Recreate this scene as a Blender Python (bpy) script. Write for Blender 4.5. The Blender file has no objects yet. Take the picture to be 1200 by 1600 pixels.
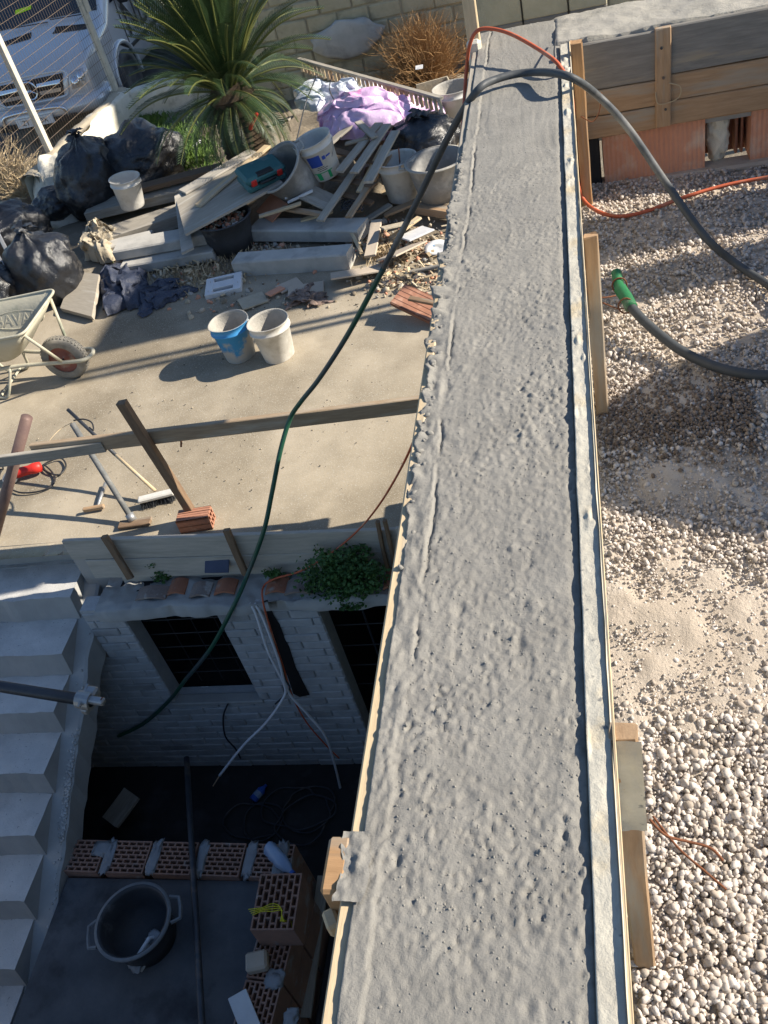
import bpy, bmesh, math, random
import numpy as np
from mathutils import Vector, Matrix, noise as mnoise
random.seed(7); rng = np.random.default_rng(7)
SC = bpy.context.scene
COL = SC.collection
R_ = math.radians
# ------------------------------------------------------------------ camera
YAW, PITCH, ROLL, FPX = R_(-18.3), R_(41.1), R_(-16.75), 1470.0
CAM = np.array([0.0, 0.0, 3.65])
_fw = np.array([math.sin(YAW)*math.cos(PITCH), math.cos(YAW)*math.cos(PITCH), -math.sin(PITCH)])
_r = np.array([math.cos(YAW), -math.sin(YAW), 0.0]); _u = np.cross(_r, _fw)
_r2 = math.cos(ROLL)*_r + math.sin(ROLL)*_u; _u2 = -math.sin(ROLL)*_r + math.cos(ROLL)*_u
cd = bpy.data.cameras.new('camera'); cam = bpy.data.objects.new('camera', cd); COL.objects.link(cam)
cd.sensor_fit = 'VERTICAL'; cd.sensor_height = 24.0; cd.lens = 24.0*FPX/1600.0
cd.clip_start = 0.05; cd.clip_end = 500
cam.matrix_world = Matrix(((_r2[0], _u2[0], -_fw[0], CAM[0]), (_r2[1], _u2[1], -_fw[1], CAM[1]), (_r2[2], _u2[2], -_fw[2], CAM[2]), (0, 0, 0, 1)))
SC.camera = cam
# ------------------------------------------------------------------ world, sun, exposure
SUN_EL = R_(32.0); SUN_H = np.array([1.0, 0.17]); SUN_H = SUN_H/np.linalg.norm(SUN_H)   # horizontal direction towards the sun
wd = bpy.data.worlds.new('World'); SC.world = wd; wd.use_nodes = True
nt = wd.node_tree; bg = nt.nodes['Background']
sk = nt.nodes.new('ShaderNodeTexSky'); sk.sky_type = 'NISHITA'; sk.sun_disc = False
sk.sun_elevation = SUN_EL; sk.sun_rotation = math.atan2(SUN_H[0], SUN_H[1])
sk.air_density = 1.0; sk.dust_density = 0.3; sk.ozone_density = 3.0
nt.links.new(sk.outputs[0], bg.inputs[0]); bg.inputs[1].default_value = 0.085
sl = bpy.data.lights.new('sun', 'SUN'); sl.energy = 5.0; sl.angle = R_(0.53); sl.color = (1.0, 0.91, 0.77)
so = bpy.data.objects.new('sun', sl); COL.objects.link(so)
sd = Vector((SUN_H[0]*math.cos(SUN_EL), SUN_H[1]*math.cos(SUN_EL), math.sin(SUN_EL)))
so.rotation_euler = sd.to_track_quat('Z', 'Y').to_euler(); so.location = (20, 4, 14)
SC.view_settings.view_transform = 'Standard'; SC.view_settings.look = 'None'
SC.view_settings.exposure = 0.88; SC.view_settings.gamma = 1.0
SC.view_settings.use_curve_mapping = False

# ------------------------------------------------------------------ pixel (photo 1200x1600) -> world helpers
def ray(x, y):
    a, b = (x-600)/FPX, -(y-800)/FPX
    return a*_r2 + b*_u2 + _fw
def Z(x, y, z=0.0):
    d = ray(x, y); return Vector(CAM + d*((z-CAM[2])/d[2]))
def Yp(x, y, Y):
    d = ray(x, y); return Vector(CAM + d*(Y/d[1]))
def Xp(x, y, X):
    d = ray(x, y); return Vector(CAM + d*(X/d[0]))
def D(x, y, dep): return Vector(CAM + ray(x, y)*dep)
def depth(p): return float(np.dot(np.array(p)-CAM, _fw))
def mpp(p): return depth(p)/FPX

# ------------------------------------------------------------------ materials
def _n(nt, t, **kw):
    n = nt.nodes.new(t)
    for k, v in kw.items(): setattr(n, k, v)
    return n
def srgb(r, g, b):
    f = lambda c: (c/255/12.92 if c/255 <= 0.04045 else ((c/255+0.055)/1.055)**2.4)
    return (f(r), f(g), f(b))
MATS = {}
def M(name, c1, c2=None, scale=6.0, rough=0.85, bump=0.15, bscale=None, bdist=0.01, c3=None, s3=2.0, t3=(0.55, 0.7), metal=0.0,
      stretch=None, detail=6.0, spec=0.35, trans=0.0, coat=0.0, speck=None, speck_scale=120.0, speck_t=0.62, wrinkle=None, world=False, alpha=1.0):
    m = bpy.data.materials.new(name); m.use_nodes = True; t = m.node_tree; b = t.nodes['Principled BSDF']
    L = t.links.new
    tc = _n(t, 'ShaderNodeTexCoord')
    if world:
        g = _n(t, 'ShaderNodeNewGeometry'); vec = g.outputs['Position']
    else:
        oi = _n(t, 'ShaderNodeObjectInfo'); ml = _n(t, 'ShaderNodeMath', operation='MULTIPLY'); ml.inputs[1].default_value = 37.0
        L(oi.outputs['Random'], ml.inputs[0])
        va = _n(t, 'ShaderNodeVectorMath', operation='ADD'); L(tc.outputs['Object'], va.inputs[0]); L(ml.outputs[0], va.inputs[1]); vec = va.outputs[0]
    if stretch:
        mp = _n(t, 'ShaderNodeMapping'); mp.inputs['Scale'].default_value = stretch; L(vec, mp.inputs[0]); vec = mp.outputs[0]
    c2 = c2 or tuple(x*0.75 for x in c1)
    nz = _n(t, 'ShaderNodeTexNoise'); nz.inputs['Scale'].default_value = scale; nz.inputs['Detail'].default_value = detail; nz.inputs['Roughness'].default_value = 0.65
    L(vec, nz.inputs['Vector'])
    cr = _n(t, 'ShaderNodeValToRGB'); cr.color_ramp.elements[0].position = 0.33; cr.color_ramp.elements[1].position = 0.67
    cr.color_ramp.elements[0].color = (*c1, 1); cr.color_ramp.elements[1].color = (*c2, 1); L(nz.outputs['Fac'], cr.inputs[0])
    col = cr.outputs[0]
    if c3 is not None:
        n3 = _n(t, 'ShaderNodeTexNoise'); n3.inputs['Scale'].default_value = s3; n3.inputs['Detail'].default_value = 8; n3.inputs['Roughness'].default_value = 0.6
        va3 = _n(t, 'ShaderNodeVectorMath', operation='ADD'); va3.inputs[1].default_value = (13.1, 5.7, 2.3); L(vec, va3.inputs[0]); L(va3.outputs[0], n3.inputs['Vector'])
        mr = _n(t, 'ShaderNodeMapRange'); mr.inputs['From Min'].default_value = t3[0]; mr.inputs['From Max'].default_value = t3[1]; L(n3.outputs['Fac'], mr.inputs[0])
        mx = _n(t, 'ShaderNodeMix', data_type='RGBA'); L(mr.outputs[0], mx.inputs['Factor']); L(col, mx.inputs['A']); mx.inputs['B'].default_value = (*c3, 1); col = mx.outputs['Result']
    if speck is not None:
        n4 = _n(t, 'ShaderNodeTexNoise'); n4.inputs['Scale'].default_value = speck_scale; n4.inputs['Detail'].default_value = 3; L(vec, n4.inputs['Vector'])
        mr = _n(t, 'ShaderNodeMapRange'); mr.inputs['From Min'].default_value = speck_t; mr.inputs['From Max'].default_value = speck_t+0.06; L(n4.outputs['Fac'], mr.inputs[0])
        mx = _n(t, 'ShaderNodeMix', data_type='RGBA'); L(mr.outputs[0], mx.inputs['Factor']); L(col, mx.inputs['A']); mx.inputs['B'].default_value = (*speck, 1); col = mx.outputs['Result']
    L(col, b.inputs['Base Color'])
    b.inputs['Roughness'].default_value = rough; b.inputs['Metallic'].default_value = metal
    b.inputs['Specular IOR Level'].default_value = spec; b.inputs['Transmission Weight'].default_value = trans
    b.inputs['Coat Weight'].default_value = coat; b.inputs['Alpha'].default_value = alpha
    if bump > 0:
        nb = _n(t, 'ShaderNodeTexNoise'); nb.inputs['Scale'].default_value = bscale or scale*6; nb.inputs['Detail'].default_value = 8; nb.inputs['Roughness'].default_value = 0.7
        L(vec, nb.inputs['Vector'])
        bp = _n(t, 'ShaderNodeBump'); bp.inputs['Strength'].default_value = bump; bp.inputs['Distance'].default_value = bdist
        L(nb.outputs['Fac'], bp.inputs['Height']); L(bp.outputs[0], b.inputs['Normal'])
    MATS[name] = m
    return m
def emis_free_glass(name, c, rough=0.05):
    return M(name, c, c, rough=rough, bump=0, spec=0.6, coat=0.5)

# concrete family
conc_fresh = M('fresh_concrete', (.27,.257,.23), (.215,.205,.184), scale=11, rough=.9, bump=.6, bscale=150, bdist=.004, c3=(.22,.212,.195), s3=2.2, t3=(.50,.72), speck=(.19,.184,.17), speck_scale=130, speck_t=.66)
conc_smear = M('concrete_smear', (.54,.51,.43), (.42,.395,.335), scale=14, rough=.92, bump=.7, bscale=90, bdist=.005, c3=(.50,.42,.29), s3=6, t3=(.55,.66), speck=(.20,.20,.19), speck_scale=45, speck_t=.68)
conc_yard = M('yard_concrete', (.44,.375,.28), (.32,.272,.20), scale=2.2, rough=.95, bump=.35, bscale=60, bdist=.006, c3=(.215,.178,.125), s3=.8, t3=(.45,.66), speck=(.46,.42,.345), speck_scale=130, speck_t=.60, world=True)
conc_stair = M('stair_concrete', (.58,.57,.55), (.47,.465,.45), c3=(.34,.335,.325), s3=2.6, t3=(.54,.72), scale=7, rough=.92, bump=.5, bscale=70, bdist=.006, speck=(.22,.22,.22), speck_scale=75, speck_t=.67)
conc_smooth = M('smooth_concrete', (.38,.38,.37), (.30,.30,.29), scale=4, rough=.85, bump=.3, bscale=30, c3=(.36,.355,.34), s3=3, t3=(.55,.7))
conc_kerb = M('kerb_concrete', (.50,.48,.44), (.40,.385,.35), scale=5, rough=.92, bump=.3, bscale=60, c3=(.30,.29,.27), s3=5, t3=(.52,.7))
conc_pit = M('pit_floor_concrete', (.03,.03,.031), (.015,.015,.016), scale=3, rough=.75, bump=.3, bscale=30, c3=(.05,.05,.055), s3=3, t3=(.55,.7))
plaster = M('white_plaster', (.74,.70,.60), (.62,.58,.47), scale=6, rough=.95, bump=.5, bscale=30, bdist=.02, c3=(.40,.36,.27), s3=5, t3=(.58,.72))
white_brick = M('whitewashed_brick', (.46,.475,.485), (.36,.37,.38), scale=9, rough=.9, bump=.5, bscale=50, c3=(.20,.20,.20), s3=1.6, t3=(.52,.75))
tuff = M('tuff_block', (.50,.44,.30), (.40,.35,.235), scale=8, rough=.95, bump=.5, bscale=40, bdist=.015, c3=(.24,.215,.15), s3=4, t3=(.55,.72))
mortar = M('mortar', (.30,.275,.225), (.22,.20,.165), scale=8, rough=.95, bump=.5, bscale=40)
# timber
def wood(name, c1, c2, c3=None, t3=(.52, .68), rough=.85, s3=5): return M(name, c1, c2, scale=9, rough=rough, bump=.3, bscale=26, bdist=.004, stretch=(1, 9, 9), c3=c3, s3=s3/3, t3=t3)
w_tan = wood('tan_timber', (.42,.28,.165), (.31,.20,.115), (.33,.29,.23), (.48,.62))
w_pale = wood('pale_timber', (.60,.47,.30), (.48,.37,.23), (.42,.39,.33))
w_grey = wood('weathered_timber', (.36,.325,.27), (.26,.235,.195), (.43,.40,.345))
w_greyl = wood('light_grey_timber', (.50,.46,.40), (.40,.37,.32), (.33,.31,.27))
w_brown = wood('brown_timber', (.23,.155,.095), (.155,.10,.065), (.31,.27,.215), (.58,.72))
w_rail = wood('rail_timber', (.38,.285,.19), (.28,.205,.135), (.42,.37,.30), (.5,.66))
w_handle = wood('grey_tool_handle', (.17,.175,.175), (.12,.125,.125), (.24,.23,.21))
w_orange = wood('orange_timber', (.42,.25,.125), (.31,.18,.085), (.30,.25,.19))
w_stain = wood('cement_stained_timber', (.24,.225,.20), (.165,.155,.14), (.37,.30,.20), (.56,.72))
w_ply = wood('dusty_plywood', (.40,.355,.29), (.32,.285,.23), (.47,.44,.38))
# ceramics
terra = M('terracotta', (.46,.22,.14), (.36,.175,.115), scale=7, rough=.85, bump=.25, bscale=30, c3=(.66,.42,.30), s3=6, t3=(.55,.72))
terra_d = M('dark_terracotta', (.40,.17,.10), (.30,.13,.08), scale=7, rough=.9, bump=.3, bscale=30, c3=(.36,.32,.28), s3=9, t3=(.58,.7))
terra_pink = M('pink_brick', (.62,.31,.20), (.52,.245,.155), scale=6, rough=.9, bump=.25, stretch=(1, 1, 1), bscale=40, c3=(.64,.47,.36), s3=5, t3=(.55,.72))
slate = M('slate_blue_tile', (.07,.085,.14), (.05,.06,.10), scale=5, rough=.6, bump=.1)
tile_b = M('dusty_floor_tile', (.50,.42,.33), (.42,.35,.275), scale=6, rough=.8, bump=.2)
# metal, plastic, rubber
bag_black = M('black_bag_plastic', (.014,.015,.019), (.022,.024,.029), scale=3, rough=.26, bump=.7, bscale=16, bdist=.02, spec=.7, c3=(.15,.14,.125), s3=3.5, t3=(.57,.74))
tarp_blue = M('dark_blue_tarp', (.028,.035,.06), (.05,.06,.095), scale=6, rough=.4, bump=.8, bscale=16, bdist=.03, c3=(.16,.16,.165), s3=6, t3=(.60,.72), spec=.5)
pl_white = M('dusty_white_plastic', (.66,.645,.60), (.54,.52,.475), scale=6, rough=.55, bump=.2, c3=(.40,.38,.33), s3=5, t3=(.52,.68))
pl_blue = M('worn_blue_plastic', (.04,.23,.52), (.06,.29,.58), scale=5, rough=.5, bump=.15, c3=(.44,.44,.42), s3=3.2, t3=(.48,.54))
pl_grey = M('cement_grey_plastic', (.26,.255,.245), (.19,.19,.185), scale=5, rough=.75, bump=.4, bscale=30, c3=(.38,.37,.35), s3=5, t3=(.5,.66))
pl_black = M('black_rubber_tub', (.035,.037,.042), (.055,.058,.065), scale=5, rough=.55, bump=.25, c3=(.20,.20,.20), s3=5, t3=(.58,.72))
residue = M('dried_cement', (.42,.40,.36), (.32,.305,.275), scale=9, rough=.95, bump=.7, bscale=45, bdist=.01)
pl_purple = M('lilac_plastic_sheet', (.66,.42,.68), (.78,.58,.78), scale=5, rough=.16, bump=.5, bscale=9, bdist=.03, c3=(.70,.22,.45), s3=2.4, t3=(.58,.66), spec=.6, coat=.4)
pl_sheet = M('pale_blue_plastic_sheet', (.58,.64,.74), (.70,.72,.76), coat=.4, scale=5, rough=.18, bump=.5, bscale=9, bdist=.03, c3=(.10,.28,.62), s3=3, t3=(.60,.66), spec=.5)
pl_green = M('green_case_plastic', (.035,.12,.125), (.05,.15,.155), scale=5, rough=.5, bump=.1, c3=(.22,.24,.23), s3=5, t3=(.60,.75))
pl_red = M('red_plastic', (.62,.03,.025), (.55,.03,.02), rough=.45, bump=0)
hose_blk = M('black_rubber_hose', (.045,.052,.058), (.07,.075,.08), scale=8, rough=.55, bump=.15, c3=(.22,.215,.20), s3=3, t3=(.55,.7))
hose_grn = M('dark_green_hose', (.014,.07,.045), (.02,.09,.055), scale=8, rough=.42, bump=.05, c3=(.05,.07,.075), s3=2, t3=(.5,.6))
pl_brgreen = M('bright_green_rubber', (.015,.12,.045), (.025,.17,.065), scale=20, rough=.5, bump=.2, c3=(.25,.28,.22), s3=9)
cord_orange = M('orange_cable', (.52,.115,.05), (.45,.10,.045), scale=9, rough=.55, bump=0, c3=(.50,.27,.18), s3=6)
cord_red = M('red_cable', (.26,.05,.035), (.22,.045,.03), scale=9, rough=.6, bump=0)
cord_white = M('white_cable', (.66,.67,.70), (.58,.59,.62), scale=9, rough=.5, bump=0)
cord_black = M('black_cable', (.02,.02,.022), (.03,.03,.032), rough=.5, bump=0)
string_y = M('yellow_string', (.68,.60,.04), (.60,.52,.03), rough=.8, bump=0)
steel = M('galvanised_steel', (.36,.37,.38), (.28,.285,.29), scale=9, rough=.5, bump=.1, metal=.6, c3=(.30,.26,.22), s3=6)
steel_d = M('dark_steel', (.045,.05,.06), (.07,.075,.085), scale=7, rough=.45, bump=.15, metal=.4, c3=(.16,.13,.11), s3=5)
rust = M('rusty_wire', (.22,.085,.04), (.15,.06,.03), scale=30, rough=.8, bump=.1, metal=.2)
rust_pipe = M('rusty_brown_pipe', (.14,.09,.085), (.21,.14,.115), scale=6, rough=.6, bump=.2, metal=.2)
barrow = M('cement_caked_steel', (.50,.47,.37), (.41,.385,.30), scale=6, rough=.75, bump=.35, bscale=35, c3=(.22,.24,.18), s3=4, t3=(.57,.7))
tyre = M('dusty_tyre', (.30,.275,.235), (.17,.16,.14), scale=12, rough=.95, bump=.4, bscale=50)
rim_red = M('dusty_red_rim', (.30,.10,.07), (.24,.10,.075), scale=9, rough=.8, bump=.1, c3=(.33,.29,.24), s3=8)
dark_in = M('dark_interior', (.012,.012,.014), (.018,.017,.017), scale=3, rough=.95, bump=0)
# soil and vegetation
splash_m = M('cement_splash', (.45,.395,.305), (.39,.34,.26), scale=20, rough=1, bump=.3)
dirt = M('dirt_ground', (.27,.225,.165), (.20,.165,.12), scale=3, rough=1, bump=.8, bscale=22, bdist=.03, c3=(.34,.30,.235), s3=2, world=True)
street_m = M('street_asphalt', (.075,.075,.078), (.055,.055,.058), scale=4, rough=.95, bump=.3, bscale=90, world=True)
pumice_dust = M('pumice_dust', (.52,.445,.365), (.42,.355,.285), scale=5, rough=1, bump=.8, bscale=80, bdist=.008, c3=(.58,.515,.44), s3=3.5, t3=(.5,.68), world=True)
leaf_palm = M('palm_green', (.05,.09,.032), (.026,.055,.022), scale=4, rough=.42, bump=0, spec=.5)
leaf_rachis = M('palm_rachis', (.17,.18,.05), (.12,.135,.04), scale=4, rough=.5, bump=0)
palm_trunk = M('palm_trunk', (.10,.07,.045), (.06,.045,.03), scale=9, rough=1, bump=.8, bscale=30, bdist=.02)
leaf_weed = M('weed_leaf', (.055,.13,.03), (.035,.085,.022), scale=6, rough=.55, bump=0)
leaf_grass = M('grass_blade', (.12,.20,.035), (.08,.15,.03), scale=6, rough=.6, bump=0)
straw = M('dry_twig', (.40,.24,.105), (.28,.165,.075), scale=9, rough=.9, bump=0)
straw2 = M('pale_twig', (.48,.38,.24), (.36,.28,.175), scale=9, rough=.9, bump=0)
# van
van_paint = M('silver_paint', (.62,.63,.65), (.60,.61,.63), scale=2, rough=.25, bump=0, metal=.3, coat=.6)
van_dark = M('van_black_trim', (.012,.012,.014), (.02,.02,.022), rough=.5, bump=0)
chrome = M('chrome', (.75,.76,.78), (.7,.71,.73), rough=.15, bump=0, metal=1.0)
glass_d = M('dark_glass', (.02,.024,.03), (.025,.03,.035), rough=.06, bump=0, spec=.8, coat=.4)
lamp_gl = M('headlamp_glass', (.48,.50,.53), (.30,.31,.33), scale=14, rough=.1, bump=.3, bscale=20, metal=.5, coat=1)
plate_w = M('number_plate_white', (.75,.75,.74), (.70,.70,.69), rough=.4, bump=0)
ink = M('black_ink', (.015,.015,.018), (.02,.02,.022), rough=.6, bump=0)
neon = M('neon_yellow_cloth', (.62,.85,.02), (.55,.80,.02), rough=.7, bump=0)
ink_blue = M('label_blue', (.02,.06,.32), (.03,.08,.36), rough=.5, bump=0)
ink_green = M('label_green', (.02,.34,.13), (.03,.38,.15), rough=.5, bump=0)
paper = M('white_paper', (.68,.68,.68), (.60,.60,.61), scale=8, rough=.9, bump=.3, bscale=20)
pl_bottle = M('pale_blue_bottle', (.30,.42,.62), (.40,.52,.70), scale=9, rough=.15, bump=.3, bscale=20, spec=.6, trans=.3)
pl_cap = M('blue_plastic', (.03,.10,.42), (.04,.12,.46), rough=.4, bump=0)
cloth_b = M('dirty_cloth', (.36,.26,.21), (.09,.07,.06), scale=9, rough=.95, bump=.6, bscale=30)
sack_b = M('beige_sack', (.50,.43,.32), (.40,.345,.255), scale=6, rough=.95, bump=.6, bscale=18, bdist=.02)

# ------------------------------------------------------------------ mesh helpers
class MB:
    def __init__(s): s.v = []; s.f = []; s.m = []; s.mats = []; s.cur = 0
    def mat(s, m):
        if m not in s.mats: s.mats.append(m)
        s.cur = s.mats.index(m); return s
    def add(s, vs, fs):
        o = len(s.v); s.v += [tuple(v) for v in vs]; s.f += [tuple(o+i for i in f) for f in fs]; s.m += [s.cur]*len(fs); return s
    def box(s, c, size, R=None, ch=0.0):
        hx, hy, hz = size[0]/2, size[1]/2, size[2]/2; c = Vector(c)
        ch = min(ch, hx*.9, hy*.9, hz*.9)
        if ch <= 0:
            vs = [Vector((x, y, z)) for x in (-hx, hx) for y in (-hy, hy) for z in (-hz, hz)]
            fs = [(0,1,3,2), (4,6,7,5), (0,4,5,1), (2,3,7,6), (0,2,6,4), (1,5,7,3)]
        else:
            vs = []; idx = {}
            for a in (-1, 1):
                for b in (-1, 1):
                    for d in (-1, 1):
                        for k in range(3):
                            p = [a*(hx-ch), b*(hy-ch), d*(hz-ch)]; p[k] = (a, b, d)[k]*(hx, hy, hz)[k]
                            idx[(a, b, d, k)] = len(vs); vs.append(Vector(p))
            fs = []
            for k in range(3):
                o1, o2 = (k+1) % 3, (k+2) % 3
                for sgn in (-1, 1):
                    q = []
                    for (u, w) in ((-1,-1), (1,-1), (1,1), (-1,1)):
                        t = [0, 0, 0]; t[k] = sgn; t[o1] = u; t[o2] = w; q.append(idx[(*t, k)])
                    fs.append(tuple(q if sgn > 0 else q[::-1]))
            for k in range(3):
                o1, o2 = (k+1) % 3, (k+2) % 3
                for u in (-1, 1):
                    for w in (-1, 1):
                        a = [0,0,0]; a[o1] = u; a[o2] = w; b = list(a); a[k] = -1; b[k] = 1
                        q = [idx[(*a, o1)], idx[(*b, o1)], idx[(*b, o2)], idx[(*a, o2)]]
                        fs.append(tuple(q if u*w < 0 else q[::-1]))
            for a in (-1, 1):
                for b in (-1, 1):
                    for d in (-1, 1):
                        q = [idx[(a, b, d, k)] for k in range(3)]
                        fs.append(tuple(q if a*b*d > 0 else q[::-1]))
        if R is not None: vs = [R @ v for v in vs]
        return s.add([v+c for v in vs], fs)
    def tube(s, pts, r, n=6, cap=True, closed=False):
        pts = [Vector(p) for p in pts]; N = len(pts)
        rs = r if isinstance(r, (list, tuple)) else [r]*N
        vs = []; up = None
        for i, p in enumerate(pts):
            t = (pts[(i+1) % N]-pts[i-1]) if closed else (pts[min(i+1, N-1)]-pts[max(i-1, 0)])
            if t.length < 1e-9: t = Vector((0, 0, 1))
            t.normalize()
            if up is None: up = Vector((0, 0, 1)) if abs(t.z) < .9 else Vector((1, 0, 0))
            a = t.cross(up)
            if a.length < 1e-6: a = t.cross(Vector((.3, .8, .5)))
            a.normalize(); b = a.cross(t); up = b
            for k in range(n):
                an = 2*math.pi*k/n; vs.append(p + a*(rs[i]*math.cos(an)) + b*(rs[i]*math.sin(an)))
        fs = []
        for i in range(N if closed else N-1):
            j = (i+1) % N
            for k in range(n): fs.append((i*n+k, i*n+(k+1) % n, j*n+(k+1) % n, j*n+k))
        if cap and not closed: fs += [tuple(range(n))[::-1], tuple((N-1)*n+k for k in range(n))]
        return s.add(vs, fs)
    def lathe(s, prof, n=24, c=(0,0,0), R=None, jit=0.0, arc=None):
        c = Vector(c); vs = []; fs = []; P = len(prof)
        a0, a1 = arc or (0, 2*math.pi); full = arc is None
        cnt = n if full else n+1
        for k in range(cnt):
            an = a0+(a1-a0)*k/n
            for (r, z) in prof:
                rr = r*(1+jit*math.sin(3*an+z*9)+jit*.6*math.sin(5*an+1.3)); v = Vector((rr*math.cos(an), rr*math.sin(an), z))
                if R is not None: v = R @ v
                vs.append(v+c)
        for k in range(n):
            k2 = (k+1) % cnt
            for i in range(P-1): fs.append((k*P+i, k2*P+i, k2*P+i+1, k*P+i+1))
        return s.add(vs, fs)
    def quad(s, a, b, c, d): return s.add([a, b, c, d], [(0, 1, 2, 3)])
    def build(s, name, mat=None, parent=None, smooth=False, loc=None, M4=None, auto=None):
        me = bpy.data.meshes.new(name); me.from_pydata([tuple(v) for v in s.v], [], s.f)
        ms = s.mats if s.mats else [mat]
        for m in ms: me.materials.append(m)
        if s.mats: me.polygons.foreach_set('material_index', s.m)
        if smooth: me.polygons.foreach_set('use_smooth', [True]*len(me.polygons))
        me.update()
        return link(name, me, parent, loc, M4)
def link(name, me, parent=None, loc=None, M4=None):
    o = bpy.data.objects.new(name, me); COL.objects.link(o)
    if parent is not None: o.parent = parent
    if M4 is not None: o.matrix_local = M4
    elif loc is not None: o.location = loc
    return o
def fix_normals(o):
    bm = bmesh.new(); bm.from_mesh(o.data); bmesh.ops.recalc_face_normals(bm, faces=bm.faces); bm.to_mesh(o.data); bm.free(); return o
def tag(o, label=None, cat=None, group=None, kind=None):
    if label: o['label'] = label
    if cat: o['category'] = cat
    if group: o['group'] = group
    if kind: o['kind'] = kind
    return o
def thing(name, label, cat, loc=(0,0,0), R=None, group=None):
    o = bpy.data.objects.new(name, None); COL.objects.link(o); o.empty_display_size = .1
    o.matrix_world = Matrix.Translation(Vector(loc)) @ (R.to_4x4() if R is not None else Matrix.Identity(4))
    return tag(o, label, cat, group)
def dup(o, parent=None):
    c = o.copy(); COL.objects.link(c); c.parent = parent
    for ch in o.children: dup(ch, c)
    return c
def rotz(a): return Matrix.Rotation(a, 3, 'Z')
def frame(x, up=(0,0,1)):
    """rotation whose local X runs along x and local Z is as near up as possible"""
    x = Vector(x).normalized(); up = Vector(up); y = up.cross(x)
    if y.length < 1e-4: y = Vector((0, 1, 0)).cross(x)
    y.normalize(); z = x.cross(y)
    return Matrix((x, y, z)).transposed()
def catmull(P, n=8):
    P = [Vector(p) for p in P]; out = []
    for i in range(len(P)-1):
        p0, p1, p2, p3 = P[max(i-1, 0)], P[i], P[i+1], P[min(i+2, len(P)-1)]
        for k in range(n):
            t = k/n; out.append(.5*((2*p1)+(p2-p0)*t+(2*p0-5*p1+4*p2-p3)*t*t+(3*p1-p0-3*p2+p3)*t**3))
    out.append(P[-1]); return out
def plank_mesh(L, w, t, ch=.004, seg=6, warp=.004, seed=0, taper=0.0):
    """board centred on its own origin, length along local X; slightly bowed and uneven"""
    rd = random.Random(seed); hw, ht = w/2, t/2; c = min(ch, hw*.5, ht*.5)
    prof = [(-hw+c, -ht), (hw-c, -ht), (hw, -ht+c), (hw, ht-c), (hw-c, ht), (-hw+c, ht), (-hw, ht-c), (-hw, -ht+c)]
    mb = MB(); vs = []; ph = rd.uniform(0, 6)
    for i in range(seg+1):
        x = -L/2+L*i/seg; k = 1-taper*i/seg
        dy = warp*math.sin(ph+3*i/seg); dz = warp*.7*math.sin(ph*1.7+2.3*i/seg)
        for (y, z) in prof:
            jx = rd.uniform(-.004, .004) if i in (0, seg) else 0
            vs.append((x+jx, y*k+dy+rd.uniform(-.0012, .0012), z+dz))
    fs = []
    for i in range(seg):
        for k in range(8): fs.append((i*8+k, (i+1)*8+k, (i+1)*8+(k+1) % 8, i*8+(k+1) % 8))
    fs += [tuple(range(8)), tuple(seg*8+k for k in range(8))[::-1]]
    mb.add(vs, [f[::-1] for f in fs]); return mb
_ps = [0]
def plank(name, p0, p1, w, t, mat, parent=None, up=(0,0,1), warp=.003, taper=0.0, ch=.004):
    """board whose centre line runs p0 -> p1; width across, thickness along 'up'"""
    p0, p1 = Vector(p0), Vector(p1); _ps[0] += 1
    M4 = Matrix.Translation((p0+p1)/2) @ frame(p1-p0, up).to_4x4()
    return plank_mesh((p1-p0).length, w, t, ch, 6, warp, _ps[0], taper).build(name, mat, parent, M4=M4)
def tplank(name, p0, p1, w, t, mat, label, cat, group=None, **k): return tag(plank(name, p0, p1, w, t, mat, None, **k), label, cat, group)
def box_obj(name, c, size, mat, parent=None, R=None, ch=.006):
    M4 = Matrix.Translation(Vector(c)) @ (R.to_4x4() if R is not None else Matrix.Identity(4))
    return MB().box((0,0,0), size, None, ch).build(name, mat, parent, M4=M4)
def hose(name, pts, r, mat, label=None, cat=None, n=8, sm=8, parent=None, group=None):
    o = MB().tube(catmull(pts, sm), r, n).build(name, mat, parent, smooth=True)
    return tag(o, label, cat, group)
def hang(px, d0, d1):
    """points through photo pixels with depth going evenly from d0 to d1"""
    ds = [0]
    for a, b in zip(px, px[1:]): ds.append(ds[-1]+math.hypot(b[0]-a[0], b[1]-a[1]))
    return [D(x, y, d0+(d1-d0)*s/ds[-1]) for (x, y), s in zip(px, ds)]
def text_mesh(body, size, depth=.002):
    cu = bpy.data.curves.new('lettering', 'FONT'); cu.body = body; cu.size = size; cu.extrude = depth; cu.align_x = 'CENTER'; cu.align_y = 'CENTER'
    o = bpy.data.objects.new('lettering', cu); COL.objects.link(o)
    me = bpy.data.meshes.new_from_object(o.evaluated_get(bpy.context.evaluated_depsgraph_get()))
    bpy.data.objects.remove(o); bpy.data.curves.remove(cu); me.materials.clear(); return me

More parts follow.
